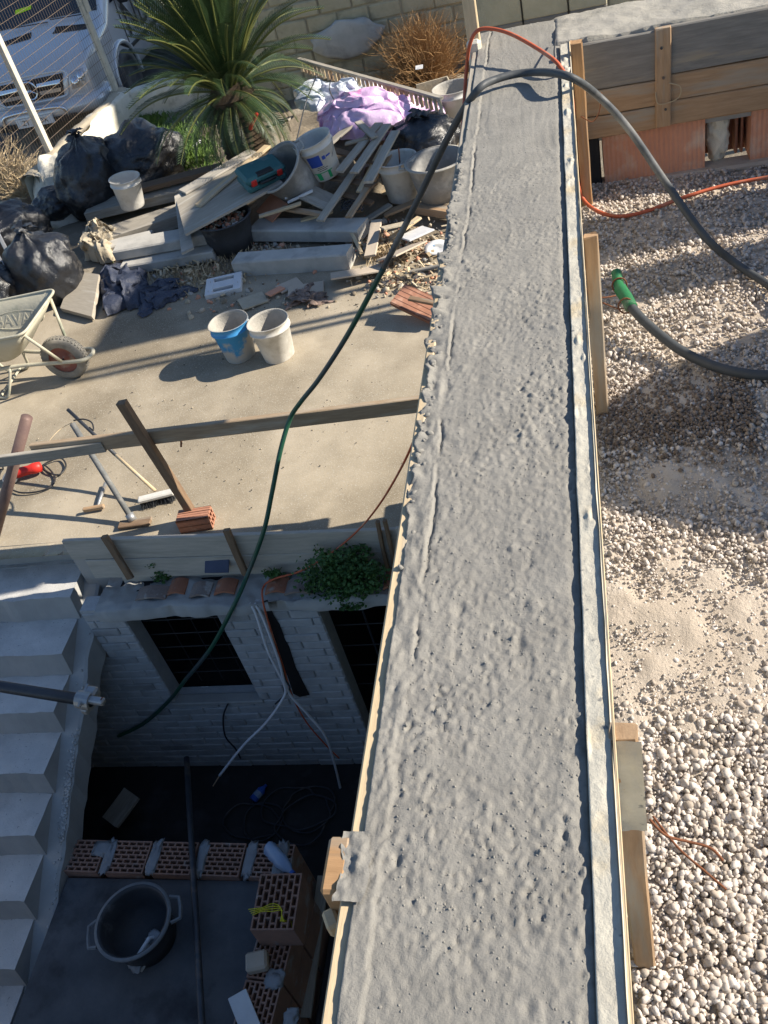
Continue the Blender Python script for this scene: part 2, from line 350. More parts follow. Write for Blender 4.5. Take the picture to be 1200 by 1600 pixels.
# numpy value noise
def vnoise(x, y, seed=0):
    def h(ix, iy):
        n = (ix*374761393 + iy*668265263 + seed*974634777) & 0xffffffff
        n = ((n ^ (n >> 13))*1274126177) & 0xffffffff
        return ((n ^ (n >> 16)) & 0xffff)/65535.0
    ix = np.floor(x).astype(np.int64); iy = np.floor(y).astype(np.int64); fx = x-ix; fy = y-iy
    fx = fx*fx*fx*(fx*(fx*6-15)+10); fy = fy*fy*fy*(fy*(fy*6-15)+10)
    a = h(ix, iy)*(1-fx)+h(ix+1, iy)*fx; b = h(ix, iy+1)*(1-fx)+h(ix+1, iy+1)*fx
    return a*(1-fy)+b*fy - .5
def fbm(x, y, oct=4, seed=0, g=.5):
    s = 0; a = 1
    for i in range(oct): s = s + a*vnoise(x*2**i+i*17.3, y*2**i-i*9.1, seed+i); a *= g
    return s
def grid_obj(name, P, mat, parent=None, smooth=True, keep=None):
    """P: (ny, nx, 3) array of points"""
    ny, nx = P.shape[:2]
    me = bpy.data.meshes.new(name)
    I = np.arange(ny*nx).reshape(ny, nx); q = np.stack([I[:-1, :-1], I[:-1, 1:], I[1:, 1:], I[1:, :-1]], -1).reshape(-1, 4)
    if keep is not None: q = q[keep.reshape(-1)]
    me.vertices.add(ny*nx); me.vertices.foreach_set('co', P.reshape(-1).astype(np.float32))
    n = len(q); me.loops.add(4*n); me.loops.foreach_set('vertex_index', q.reshape(-1).astype(np.int32))
    me.polygons.add(n); me.polygons.foreach_set('loop_start', np.arange(0, 4*n, 4, dtype=np.int32)); me.polygons.foreach_set('loop_total', np.full(n, 4, dtype=np.int32))
    me.materials.append(mat); me.update(calc_edges=True)
    me.polygons.foreach_set('use_smooth', np.full(n, smooth))
    return link(name, me, parent)
def tri_obj(name, V, F, mats, parent=None, smooth=False, mi=None):
    me = bpy.data.meshes.new(name); k = F.shape[1]; n = len(F)
    me.vertices.add(len(V)); me.vertices.foreach_set('co', V.reshape(-1).astype(np.float32))
    me.loops.add(k*n); me.loops.foreach_set('vertex_index', F.reshape(-1).astype(np.int32))
    me.polygons.add(n); me.polygons.foreach_set('loop_start', np.arange(0, k*n, k, dtype=np.int32)); me.polygons.foreach_set('loop_total', np.full(n, k, dtype=np.int32))
    for m in (mats if isinstance(mats, (list, tuple)) else [mats]): me.materials.append(m)
    if mi is not None: me.polygons.foreach_set('material_index', mi.astype(np.int32))
    me.update(calc_edges=True); me.polygons.foreach_set('use_smooth', np.full(n, smooth))
    return link(name, me, parent)
def ico(sub):
    bm = bmesh.new(); bmesh.ops.create_icosphere(bm, subdivisions=sub, radius=1.0)
    V = np.array([v.co[:] for v in bm.verts]); F = np.array([[v.index for v in f.verts] for f in bm.faces]); bm.free(); return V, F
def lumps(name, pos, sizes, sub, mats, parent=None, flat=.7, jit=.12, mi_n=None, seed=3):
    """many small stones in ONE mesh"""
    g = np.random.default_rng(seed); V0, F0 = ico(sub); n = len(pos)
    q = g.normal(size=(n, 4)); q /= np.linalg.norm(q, axis=1)[:, None]
    w, x, y, z = q.T
    Rm = np.stack([1-2*(y*y+z*z), 2*(x*y-z*w), 2*(x*z+y*w), 2*(x*y+z*w), 1-2*(x*x+z*z), 2*(y*z-x*w), 2*(x*z-y*w), 2*(y*z+x*w), 1-2*(x*x+y*y)], -1).reshape(n, 3, 3)
    S = np.stack([np.ones(n), g.uniform(flat, 1, n), g.uniform(flat*.8, .95, n)], -1)
    B = V0[None]*(1+g.uniform(-jit, jit, (n, len(V0), 1)))*S[:, None, :]
    V = np.einsum('nij,nkj->nki', Rm, B)*sizes[:, None, None] + pos[:, None, :]
    F = (F0[None]+(np.arange(n)*len(V0))[:, None, None]).reshape(-1, 3)
    mi = np.repeat(g.integers(0, len(mats), n), len(F0)) if isinstance(mats, (list, tuple)) and len(mats) > 1 else None
    return tri_obj(name, V.reshape(-1, 3), F, mats, parent, smooth=True, mi=mi)

# ================================================================== LARGE STRUCTURE
ZB = 2.43            # top of the concrete ring beam
ZP = 1.85            # top of the pumice fill behind it
PITZ = -1.95
# ---- ground: one sheet out to the horizon with a hole for the light well and the stair
def ground_rects(name, rects, z, mat):
    mb = MB()
    for (x0, x1, y0, y1) in rects: mb.quad((x0, y0, z), (x1, y0, z), (x1, y1, z), (x0, y1, z))
    return tag(mb.build(name, mat), kind='structure')
ground_rects('ground', [(-200, -5.2, -200, 3.93), (-200, 200, 3.93, 300), (2.6, 200, -200, 3.93), (-5.2, 2.6, -200, -1.2)], -0.03, dirt)
# street behind the fence
ground_rects('street', [(-60, -5.95, 4, 60), (-5.95, 30, 13.4, 60)], -0.02, street_m)
# yard slab, gently uneven
xs = np.linspace(-9.5, .3, 190); ys = np.linspace(3.77, 7.35, 90)
X, Yg = np.meshgrid(xs, ys)
Yg = Yg.copy(); edge = fbm(X[-1]*1.3, X[-1]*0, 4, 5)*.35; Yg[-1] += edge; Yg[-2] += edge*.6; Yg[-3] += edge*.3
Yg[0] = np.where(X[0] < -3.3, 3.93, 3.77)
Zg = fbm(X*.7, Yg*.7, 4, 2)*.02 + fbm(X*9, Yg*9, 3, 8)*.003; Zg[:2] = np.minimum(Zg[:2], .0)
tag(grid_obj('yard_slab', np.stack([X, Yg, Zg], -1), conc_yard), kind='structure')
mb = MB(); mb.quad((-9.5, 3.93, -.3), (-3.3, 3.93, -.3), (-3.3, 3.93, 0.0), (-9.5, 3.93, 0.0)); mb.quad((-3.3, 3.77, -.3), (.3, 3.77, -.3), (.3, 3.77, 0.0), (-3.3, 3.77, 0.0)); mb.quad((-3.3, 3.93, -.3), (-3.3, 3.77, -.3), (-3.3, 3.77, 0.0), (-3.3, 3.93, 0.0))
tag(mb.build('yard_slab_edge', conc_smooth), kind='structure')
# garden soil beyond the slab
xs = np.linspace(-7.5, 1.0, 140); ys = np.linspace(7.0, 12.4, 110); X, Yg = np.meshgrid(xs, ys)
Zg = -.012 + np.clip((Yg-7.1)*.3, 0, 1)*(fbm(X*1.2, Yg*1.2, 4, 11)*.10 + fbm(X*7, Yg*7, 3, 12)*.03 + .02)
tag(grid_obj('garden_soil', np.stack([X, Yg, Zg], -1), dirt), kind='structure')

# ---- house base under the pumice floor (its wall drops into the light well)
o = thing('house', 'unfinished house base carrying the pumice floor and the ring beam', 'building')
MB().box((.92, 1.5, -.25), (2.56, 5.2, 3.43), None, .01).build('wall', mortar, o)
# courses of stone blocks on the light-well face of that wall
g = random.Random(4)
bm_ = MB().box((0,0,0), (.03, .385, .185), None, .012).build('block', tuff, o)
bm_.location = (-.365, 3.9, 1.7); blocks_first = True
for r in range(18):
    for c_ in range(10):
        y = 4.0-(c_+.5*(r % 2))*.4
        if y < 0: continue
        if r == 0 and c_ == 0: continue
        b = bm_.copy(); COL.objects.link(b); b.parent = o; b.location = (-.365+g.uniform(-.004, .004), y, 1.7-.2*r)

# ---- ring beam: concrete with a rough, freshly trowelled top
beam = thing('concrete_ring_beam', 'freshly poured grey concrete beam with pitted rough top, turning at its far corner', 'beam', (0, 0, 0))
def pits(X, Y, n, r0, r1, amp, seed, y0, y1, x0, x1):
    Zz = np.zeros_like(X); g = np.random.default_rng(seed)
    dx = X[0, 1]-X[0, 0]; dy = Y[1, 0]-Y[0, 0]
    for i in range(n):
        cx, cy, r, a = g.uniform(x0, x1), g.uniform(y0, y1), g.uniform(r0, r1), amp*g.uniform(-1, 1)
        rx, ry = r*g.uniform(.6, 1.3), r*g.uniform(.8, 1.7)
        i0, i1 = int((cx-2.5*rx-X[0, 0])/dx), int((cx+2.5*rx-X[0, 0])/dx)+2; j0, j1 = int((cy-2.5*ry-Y[0, 0])/dy), int((cy+2.5*ry-Y[0, 0])/dy)+2
        i0, j0 = max(i0, 0), max(j0, 0)
        if i1 <= i0 or j1 <= j0: continue
        xx, yy = X[j0:j1, i0:i1], Y[j0:j1, i0:i1]
        d = ((xx-cx)/rx)**2+((yy-cy)/ry)**2
        Zz[j0:j1, i0:i1] += a*np.exp(-(d*1.2)**1.5)
    return Zz
x0, x1, y0, y1 = -.385, -.064, -.6, 4.2
xs = np.arange(x0, x1+.001, .0034); ys = np.arange(y0, y1, .0036); X, Yg = np.meshgrid(xs, ys)
rough = np.clip(1.25-np.abs(Yg-1.25)*.60, .18, 1.0)          # roughest in the middle of its length
clump = np.clip(.75+1.6*fbm(X*6, Yg*5, 3, 24), .25, 1.4)        # smoother and rougher patches
Zs = fbm(X*5, Yg*4, 2, 21)*.006 + fbm(X*55+fbm(X*3, Yg*3, 2, 25)*6, Yg*5, 3, 26)*.0011 + rough*(fbm(X*60, Yg*50, 2, 22)*.0009 + fbm(X*120, Yg*110, 2, 23)*.0017)
Zs += rough*clump*pits(X, Yg, 13000, .0026, .0056, .0036, 5, y0, y1, x0, x1) + rough*pits(X, Yg, 150, .008, .016, .0045, 6, y0, y1, x0, x1)
# lip where the concrete meets the left formwork board
lip = -.348 + fbm(Yg*3, Yg*0, 3, 31)*.010 + fbm(Yg*40, Yg*0, 2, 34)*.005
brk = np.clip(.5+2.2*fbm(Yg*9, Yg*0, 3, 32), 0, 1); Zs += brk*(.004*np.exp(-((X-lip)/.0028)**2) - .006*np.exp(-((X-lip-.005)/.003)**2))
left = X < lip; Zs = np.where(left, Zs*.55+.002 + fbm(X*70, Yg*16, 3, 33)*.005*np.clip(rough, .4, 1), Zs)
# crusty overhang on the left edge
crust = np.clip(1-np.abs(Yg-2.15)/.95, 0, 1)**.5
Xo = X.copy(); k = np.clip((-.36-X)/.03, 0, 1)
Xo -= k*crust*(.014+.050*np.clip(fbm(Yg*21, Yg*0+3, 4, 41), -.15, .5))
Zs += k*crust*(fbm(X*45, Yg*45, 3, 42)*.026+.003)
# right edge slightly ragged and low
kr = np.clip((X+.085)/.02, 0, 1); Zs -= kr*(.005+.004*(fbm(Yg*30, Yg*0, 3, 51)))
P = np.stack([Xo, Yg, ZB+Zs], -1)
Ptop = P.copy()
# skirts
L1 = P[:, :1].copy(); L1[..., 2] -= .018+.02*crust[:, :1]; L1[..., 0] += .004
L2 = L1.copy(); L2[..., 2] = ZB-.09; L2[..., 0] = np.maximum(L2[..., 0], -.380)
Rr = P[:, -1:].copy(); Rr[..., 2] = ZB-.05
P = np.concatenate([L2, L1, P, Rr], 1)
grid_obj('trowelled_top', P, conc_fresh, beam)
g = np.random.default_rng(91); n = 30000; jy, jx = g.integers(0, Ptop.shape[0], n), g.integers(12, Ptop.shape[1]-4, n)
keep = g.uniform(0, 1, n) < np.clip(rough[jy, jx]*clump[jy, jx]*.75, .08, 1); jy, jx = jy[keep], jx[keep]; n = len(jy)
tag(lumps('surface_grit', Ptop[jy, jx]-np.array([0, 0, .0007]), .0008+.0022*g.uniform(0, 1, n)**3, 1, conc_fresh, beam, flat=.6, jit=.2, seed=14), kind='stuff')
g = np.random.default_rng(44); n = 420; yy = np.clip(g.normal(2.2, .45, n), 1.0, 3.2); xx = -.384-np.abs(g.normal(0, .006, n))+.02*g.uniform(0, 1, n)**2
tag(lumps('cement_crumbs', np.stack([xx, yy, ZB-.004-np.clip(-.39-xx, 0, 1)*.8+g.uniform(-.006, .004, n)], -1), g.uniform(.003, .010, n)*g.uniform(.6, 1.2, n), 2, conc_fresh, beam, flat=.6, jit=.22, seed=12), kind='stuff')
MB().box((-.228, 1.8, 2.14), (.306, 4.79, .50), None, 0).build('core', conc_smooth, beam)
# far leg of the beam, pale and smoother
xs = np.arange(-.39, 2.25, .012); ys = np.arange(3.885, 4.215, .010); X, Yg = np.meshgrid(xs, ys)
Zs = fbm(X*6, Yg*6, 4, 61)*.014+fbm(X*40, Yg*40, 2, 62)*.004; Zs = np.where(X < -.08, np.where(Yg < 4.19, -.03+0*Zs, Zs), Zs+.004)
P = np.stack([X, Yg, ZB+Zs], -1); F_ = P[:1].copy(); F_[..., 2] = ZB-.06; B_ = P[-1:].copy(); B_[..., 2] = ZB-.2
grid_obj('far_leg_top', np.concatenate([F_, P, B_], 0), M('dry_concrete', (.36,.34,.30), (.29,.275,.24), scale=8, rough=.95, bump=.7, bscale=90, bdist=.006, c3=(.42,.40,.35), s3=3), beam)
MB().box((1.0, 4.06, 2.21), (2.5, .29, .38), None, 0).build('far_leg_core', conc_smooth, beam)

# ---- formwork on the right of the beam
fb = thing('formwork_board', 'long formwork board crusted with pale cement along the pumice side of the beam', 'board', (-.046, 1.8, ZB-.1))
xs = np.linspace(-.018, .017, 12); ys = np.arange(-2.4, 2.06, .006); X, Yg = np.meshgrid(xs, ys)
Zs = .107+fbm(X*20+3, Yg*4, 3, 71)*.002+fbm(X*90, Yg*60, 3, 72)*.0016+np.clip(fbm(X*40, Yg*13, 3, 73)-.33, 0, 1)*.02
P = np.stack([X+fbm(Yg*9, Yg*0+X*4, 3, 74)*.002*np.abs(X)/.017, Yg, Zs], -1)
a = P[:, :1].copy(); a[..., 2] = -.12; b = P[:, -1:].copy(); b[..., 2] = -.12
grid_obj('board', np.concatenate([a, P, b], 1), conc_smear, fb, smooth=True)
# pale timber edge showing on the outer side
plank('timber_edge', (.0195, -2.4, .10), (.0195, 2.06, .10), .026, .004, w_pale, fb, up=(1, 0, 0))
# battens outside the board: each a thing
def batten(name, Y, x0, x1, z0, z1, mat, label, t=.026):
    tplank(name, (( x0+x1)/2, Y+t/2, z0), ((x0+x1)/2, Y+t/2, z1), x1-x0, t, mat, label, 'batten', up=(0, -1, 0))
batten('formwork_batten', .79, -.030, .012, 1.45, ZB+.012, w_tan, 'upright tan batten with a sawn step, holding the cement-crusted board above large pebbles')
bt_ = bpy.data.objects['formwork_batten']
xx, zz = np.meshgrid(np.linspace(-.13, .13, 24), np.linspace(-.0225, .0225, 10))
cs = grid_obj('cement_splash', np.stack([xx+.36, zz, .0138+fbm(xx*40, zz*60, 3, 66)*.004-.05*np.clip(np.abs(xx+fbm(zz*60, xx*0, 2, 67)*.03)-.11, 0, 1)], -1), conc_smear, bt_)
batten('formwork_batten', 2.34, -.026, .012, 1.80, ZB-.01, w_tan, 'upright tan batten tied with rusty wire near the green-ended hose')
batten('formwork_batten', 3.70, -.026, .016, 1.83, ZB+.05, w_orange, 'orange-brown batten in the corner against the stained boards of the far wall', t=.045)
# ---- formwork on the left
fl = thing('formwork_board', 'pale timber formwork board along the light-well side of the beam', 'board', (-.396, 1.8, ZB-.105))
plank('board', (0, -2.4, 0), (0, .55, 0), .21, .024, w_pale, fl, up=(1, 0, 0))
plank('board', (0, .56, 0), (0, 2.35, 0), .20, .024, w_grey, fl, up=(1, 0, 0))
ws = thing('timber_spacer', 'splintered orange wood block sticking out from the beam over the light well', 'block', (-.418, .60, ZB-.03))
MB().box((0, 0, 0), (.034, .085, .07), None, .005).build('block', w_orange, ws); MB().box((-.012, -.055, -.03), (.02, .03, .03), rotz(.5), .004).build('splinter', w_pale, ws)
xx, yy = np.meshgrid(np.linspace(.006, .048, 14), np.linspace(-.055, .05, 30)); grid_obj('cement_crust', np.stack([xx+fbm(yy*40, xx*0, 2, 7)*.008, yy, .036+fbm(xx*60, yy*60, 3, 8)*.008], -1), conc_fresh, ws)

# ---- far wall: hollow bricks below stained formwork boards
fw = thing('hollow_brick_wall', 'low wall of pink hollow bricks standing on the pumice below stained boards', 'wall', (0, 3.9, 1.83))
def hollow_brick(name, L, h, d, mat, parent, loc):
    """grooved hollow brick: vertical flutes on its face"""
    mb = MB(); n = max(6, int(L/.018)); vs = []; fs = []
    prof = []
    for i in range(n*2+1):
        x = -L/2+L*i/(n*2); prof.append((x, -d/2+(.0028 if i % 2 else 0)))
    pts = prof+[(L/2, d/2), (-L/2, d/2)]
    N = len(pts)
    vs = [(x, y, -h/2) for x, y in pts]+[(x, y, h/2) for x, y in pts]
    fs = [(i, (i+1) % N, N+(i+1) % N, N+i) for i in range(N)]+[tuple(range(N))[::-1], tuple(range(N, 2*N))]
    return mb.add(vs, fs).build(name, mat, parent, loc=loc)
hollow_brick('brick', .40, .235, .2, terra_pink, fw, (.27, .10, .128))
hollow_brick('brick', .62, .25, .2, terra_pink, fw, (.955, .105, .135))
hollow_brick('brick', .50, .24, .2, terra_pink, fw, (1.53, .10, .13))
box_obj('brick_web', (.605, .15, .13), (.012, .10, .25), terra, fw); box_obj('brick_web', (.627, .15, .13), (.010, .10, .25), terra, fw)
box_obj('dark_end_block', (.008, .12, .12), (.10, .22, .24), conc_pit, fw)
V0, F0 = ico(4); V = np.array([Vector(v)*(1+.30*mnoise.noise(Vector((v[0]*1.5, v[1]*1.5, v[2]*5)))+.12*mnoise.noise(Vector(v)*6)) for v in V0])*np.array([.046, .05, .135]); V = np.clip(V, [-.055, -.06, -.12], [.055, .06, .125])
tri_obj('mortar_joint', V, F0, plaster, fw, smooth=True).location = (.53, .075, .128)
MB().box((.575, .20, .13), (.26, .03, .28), None, 0).build('backing', terra_d, fw)
MB().box((.9, .12, .265), (1.8, .2, .014), None, .003).build('mortar_bed', terra_d, fw)
MB().box((.9, .02, -.002), (1.7, .1, .03), None, .01).build('mortar_foot', pumice_dust, fw)
ff = thing('formwork_wall', 'cement-stained timber formwork boards under the pale top of the far wall', 'formwork', (0, 3.876, 2.11))
def ffp(x0, x1, z0, z1, mat): return plank('board', (x0, .0, (z0+z1)/2), (x1, .0, (z0+z1)/2), z1-z0-.003, .022, mat, ff, up=(0, -1, 0), warp=.001)
ffp(-.02, .285, .13, .31, w_stain); ffp(.335, 1.9, .14, .315, w_stain); ffp(-.02, .285, .03, .13, w_tan); ffp(-.02, .285, -.06, .03, w_tan)
ffp(.335, 1.9, .04, .14, w_tan); ffp(.335, 1.9, -.055, .04, w_tan)
plank('batten', (.31, -.014, -.045), (.31, -.014, .315), .058, .03, w_tan, ff, up=(0, -1, 0))
for (x, z) in ((.305, .25), (.315, .02), (.31, .14)): MB().tube([(x, -.028, z), (x, -.034, z)], .005, 6).build('nail', steel_d, ff)
hose('tie_wire', [(.28, 3.85, 2.2), (.29, 3.83, 2.16), (.36, 3.83, 2.17), (.37, 3.835, 2.21), (.33, 3.84, 2.23)], .0022, straw2, 'loop of pale tie wire hanging from the batten of the stained boards', 'wire')
# wall of blocks behind the far leg
bw = thing('block_wall', 'tan block wall with damp grey lower edge rising behind the far leg of the beam', 'wall', (0, 4.32, ZB))
MB().box((-.14, .09, -.02), (.54, .10, .60), None, .004).build('backing', mortar, bw)
for i, (xa, xb) in enumerate(((-.41, -.215), (-.212, -.025), (-.022, .135))):
    box_obj('block', ((xa+xb)/2, .035, -.13), (xb-xa-.004, .05, .22), w_stain, bw, ch=.004)
    box_obj('block', ((xa+xb)/2, .035, .11), (xb-xa-.004, .05, .26), tuff, bw, ch=.004)
# post on the corner
po = thing('corner_post', 'pale cement-splashed timber post at the far left corner of the beam', 'post', (-.40, 4.03, 1.9))
plank('timber', (0, 0, 0), (.012, .03, 1.4), .05, .05, w_pale, po, up=(0, -1, 0)); box_obj('cement_splash', (0, -.012, .42), (.056, .05, .3), plaster, po, ch=.012)
# ---- pumice floor
def zpum(X, Y): return ZP-.005 - .27*np.clip((1.7-Y)/1.0, 0, 1) + .015*np.sin(X*3+Y*2.2)
def dusty(X, Y): return np.clip(np.maximum(np.exp(-(((X-.12)/.30)**2+((Y-1.48)/.24)**2)**1.3), np.maximum(np.exp(-(((X-.2)/.2)**2+((Y-2.0)/.12)**2)), .9*np.exp(-(((X-.15)/.25)**2+((Y-2.35)/.15)**2)))), 0, 1)
xs = np.arange(-.04, 2.2, .012); ys = np.arange(-.5, 3.91, .012); X, Yg = np.meshgrid(xs, ys)
Zg = zpum(X, Yg)-.012+.014*dusty(X, Yg)+fbm(X*14, Yg*14, 4, 81)*.014
tag(grid_obj('pumice_floor', np.stack([X, Yg, Zg], -1), pumice_dust), kind='structure')
pmats = [M('pumice_%d' % i, c, tuple(x*.82 for x in c), scale=40, rough=1, bump=.5, bscale=160, bdist=.003) for i, c in enumerate([(.63,.56,.495), (.57,.50,.435), (.47,.41,.35), (.60,.52,.45), (.67,.61,.555), (.38,.32,.265), (.56,.50,.45)])]
# fine grit also fills the dusty patches
pmats2 = pmats+[M('pumice_dark', (.30,.25,.215), (.22,.185,.16), scale=40, rough=1, bump=.5, bscale=160)]
def pebbles(n, x0, x1, y0, y1, r0, r1, sub, seed, name, lift=.0):
    g = np.random.default_rng(seed); x = g.uniform(x0, x1, n); y = g.uniform(y0, y1, n); s = r0+(r1-r0)*g.uniform(0, 1, n)**2.2
    d = dusty(x, y)+.35*(vnoise(x*5, y*5, 9)); ok = g.uniform(0, 1, n) > np.clip(d, 0, .93); x, y, s, d = x[ok], y[ok], s[ok], d[ok]
    z = zpum(x, y)-.008 + s*.35 + g.uniform(-.008, .010, len(x))+lift - .004*np.clip(d, 0, 1)
    return np.stack([x, y, z], -1), s
pos, s = [], []
for a in ((15500, -.03, .55, .3, 1.5, .0046, .0122, 1, 1, 0), (4200, -.03, .7, 1.5, 2.4, .0045, .0105, 1, 2, 0)):
    p_, s_ = pebbles(a[0], a[1], a[2], a[3], a[4], a[5], a[6], a[7], a[8], 'x'); pos.append(p_); s.append(s_)
tag(lumps('pumice_pebbles', np.concatenate(pos), np.concatenate(s), 2, pmats, None, .55, .20, seed=5), 'loose pale round pumice pebbles filling the floor beside the beam', 'pebbles', kind='stuff')
pos, s = [], []
g = np.random.default_rng(77); gx, gy = g.uniform(-.03, .6, 15000), g.uniform(.95, 2.6, 15000); gs = .0016+.0036*g.uniform(0, 1, 15000)**2
pos.append(np.stack([gx, gy, zpum(gx, gy)-.012+.014*dusty(gx, gy)+g.uniform(-.003, .005, 15000)], -1)); s.append(gs)
for a in ((13000, -.03, .9, 1.2, 2.6, .003, .008, 1, 3, 0), (16000, -.03, 1.3, 2.3, 3.88, .004, .0105, 1, 4, 0), (9000, -.03, .7, .3, 1.5, .003, .0065, 1, 6, 0)):
    p_, s_ = pebbles(a[0], a[1], a[2], a[3], a[4], a[5], a[6], a[7], a[8], 'x'); pos.append(p_); s.append(s_)
tag(lumps('pumice_grit', np.concatenate(pos), np.concatenate(s), 1, pmats, None, .7, .12, seed=6), 'finer pale pumice grit between the pebbles and up to the brick wall', 'grit', kind='stuff')
g = np.random.default_rng(78); n = 2600; gx = g.uniform(-.03, .42, n); gy = g.normal(2.30, .085, n)-.10*(gx-.1)  # band of darker brown pebbles across the pumice beside the beam
tag(lumps('damp_pumice', np.stack([gx, gy, zpum(gx, gy)+.001+g.uniform(-.004, .007, n)], -1), .003+.0065*g.uniform(0, 1, n)**2, 1, [M('brown_pumice_a', (.20,.15,.115), (.14,.105,.08), scale=30, rough=.9, bump=.3), M('brown_pumice_b', (.28,.22,.175), (.21,.165,.13), scale=30, rough=.9, bump=.3)], flat=.6, jit=.18, seed=21), 'dark brown patch of pumice pebbles beside the beam', 'pebbles', kind='stuff')
# piers and tank added out of frame, shaped to cast the pumice's shadow bands
pr = thing('shadow_pier', 'wide brick pier added out of frame to shade the pumice near the far wall', 'pier', (2.05, 3.735, 1.8), group=None)
for i in range(7): box_obj('brick', (0, 0, .11+.215*i), (.10, .33, .205), terra_pink, pr)
pr = thing('shadow_pier', 'narrower brick pier added beside the wide one for a second shadow band', 'pier', (2.05, 3.36, 1.8))
for i in range(7): box_obj('brick', (0, 0, .11+.215*i), (.10, .22, .205), terra_pink, pr)
tk = thing('shadow_tank', 'squat grey plastic tank with domed lid, added out of frame for its rounded shadow', 'tank', (2.0, 2.46, 1.8))
MB().lathe([(.0, .0), (.46, .0), (.48, .03), (.48, .35), (.50, .37), (.48, .39), (.48, .78), (.46, .92), (.40, 1.06), (.30, 1.18), (.16, 1.26), (0, 1.28)], 36).build('tank', pl_grey, tk, smooth=True)
MB().lathe([(.13, 1.25), (.14, 1.29), (.12, 1.32), (0, 1.325)], 20).build('lid', pl_black, tk, smooth=True)
# sheet hoarding on posts added out of frame right of the yard to shade the garden
nh = thing('shade_screen', 'tall timber hoarding on posts added out of frame to shade the yard', 'screen', (3.2, 7.4, -.03))
for k in range(5): plank('board', (0, 0, 3.48+.265*k), (0, 2.2, 3.48+.265*k), .26, .03, w_grey, nh, up=(1, 0, 0))
for yy in (-.36, -.25, .1, 1.1, 2.1): plank('post', (.05, yy, -.05), (.05, yy, 4.75 if yy > 0 else 5.0), .06, .06, w_brown, nh, up=(0, -1, 0))
th = thing('shade_house', 'tall plain plastered house added out of frame to shade the van', 'house', (3.0, 13.5, -.03))  # unseen block added to keep the sun off the van
MB().box((3, 4, 4.6), (6, 8, 9.2), None, .02).build('wall', plaster, th)
for zz in (1.6, 4.4, 7.2):
    for xx in (1.2, 3.0, 4.8): MB().box((xx, .0, zz), (.9, .08, 1.3), None, .01).build('window', glass_d, th)

# ================================================================== LIGHT WELL AND STAIR
PW = 3.50      # face of the whitewashed wall
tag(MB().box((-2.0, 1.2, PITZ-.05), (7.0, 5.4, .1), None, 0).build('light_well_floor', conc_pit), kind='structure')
wl = thing('retaining_wall', 'soot-dark block wall closing the light well under the camera', 'wall', (-2.6, -.95, PITZ))
MB().box((-.2, -.1, 1.0), (5.0, .2, 1.95), None, .01).build('masonry', mortar, wl)
for r in range(9):
    for c_ in range(11): box_obj('block', (-2.4+.42*c_+.2*(r % 2), .012, .12+.21*r), (.40, .03, .19), tuff, wl, ch=.01)
wl = thing('side_wall', 'plastered wall beyond the stair on the street side', 'wall', (-5.2, 1.4, PITZ))
MB().box((-.1, 0, .96), (.2, 5.06, 1.94), None, .01).build('plaster', conc_smooth, wl)
ww = thing('whitewashed_wall', 'whitewashed brick wall of the light well with a barred window and a doorway', 'wall', (0, PW, PITZ))
W1 = (-2.97, -2.36, -1.16, -.24); W2 = (-1.72, -.75, -1.95, -.27)      # openings x0 x1 z0 z1
# backing masonry around the openings (set 12 mm behind the brick faces)
def back(x0, x1, z0, z1): MB().box(((x0+x1)/2, .064, (z0+z1)/2-PITZ), (x1-x0, .12, z1-z0), None, 0).build('masonry', white_brick, ww)
back(-3.24, W1[0], PITZ, -.2); back(-5.0, -3.24, PITZ, -.66); back(W1[0], W1[1], PITZ, W1[2]); back(W1[1], W2[0], PITZ, -.2); back(W2[1], -.40, PITZ, -.2)
MB().box(((W1[0]+W1[1])/2, .07, -.22-PITZ), (W1[1]-W1[0], .12, .04), None, 0).build('lintel', conc_smooth, ww)
MB().box(((W2[0]+W2[1])/2, .07, -.235-PITZ), (W2[1]-W2[0], .12, .07), None, 0).build('lintel', conc_smooth, ww)
bl, bh = .255, .072; g = random.Random(9); protos = {}
r = 0; zz = PITZ
nb = 0
while zz+bh < -.15:
    x = -4.2+(bl/2 if r % 2 else 0)
    while x < -.45:
        segs = [(x if zz+bh < -.64 else max(x, -3.24), min(x+bl, -.40))]
        for W in (W1, W2):
            ns = []
            for (a, b) in segs:
                if zz+bh*.6 > W[2] and zz+bh*.4 < W[3]:
                    if a < W[0]: ns.append((a, min(b, W[0])))
                    if b > W[1]: ns.append((max(a, W[1]), b))
                else: ns.append((a, b))
            segs = ns
        for (a, b) in segs:
            L = round(b-a-.006, 3)
            if L < .03 or b-a <= 0: continue
            if L not in protos:
                protos[L] = MB().box((0, 0, 0), (L, .024, bh-.007), None, .006).build('brick', white_brick, ww); o = protos[L]
            else:
                o = protos[L].copy(); COL.objects.link(o); o.parent = ww
            o.location = ((a+b)/2, .006+g.uniform(-.003, .003), zz+bh/2-PITZ); o.rotation_euler = (0, g.uniform(-.012, .012), g.uniform(-.01, .01)); nb += 1
        x += bl
    zz += bh; r += 1
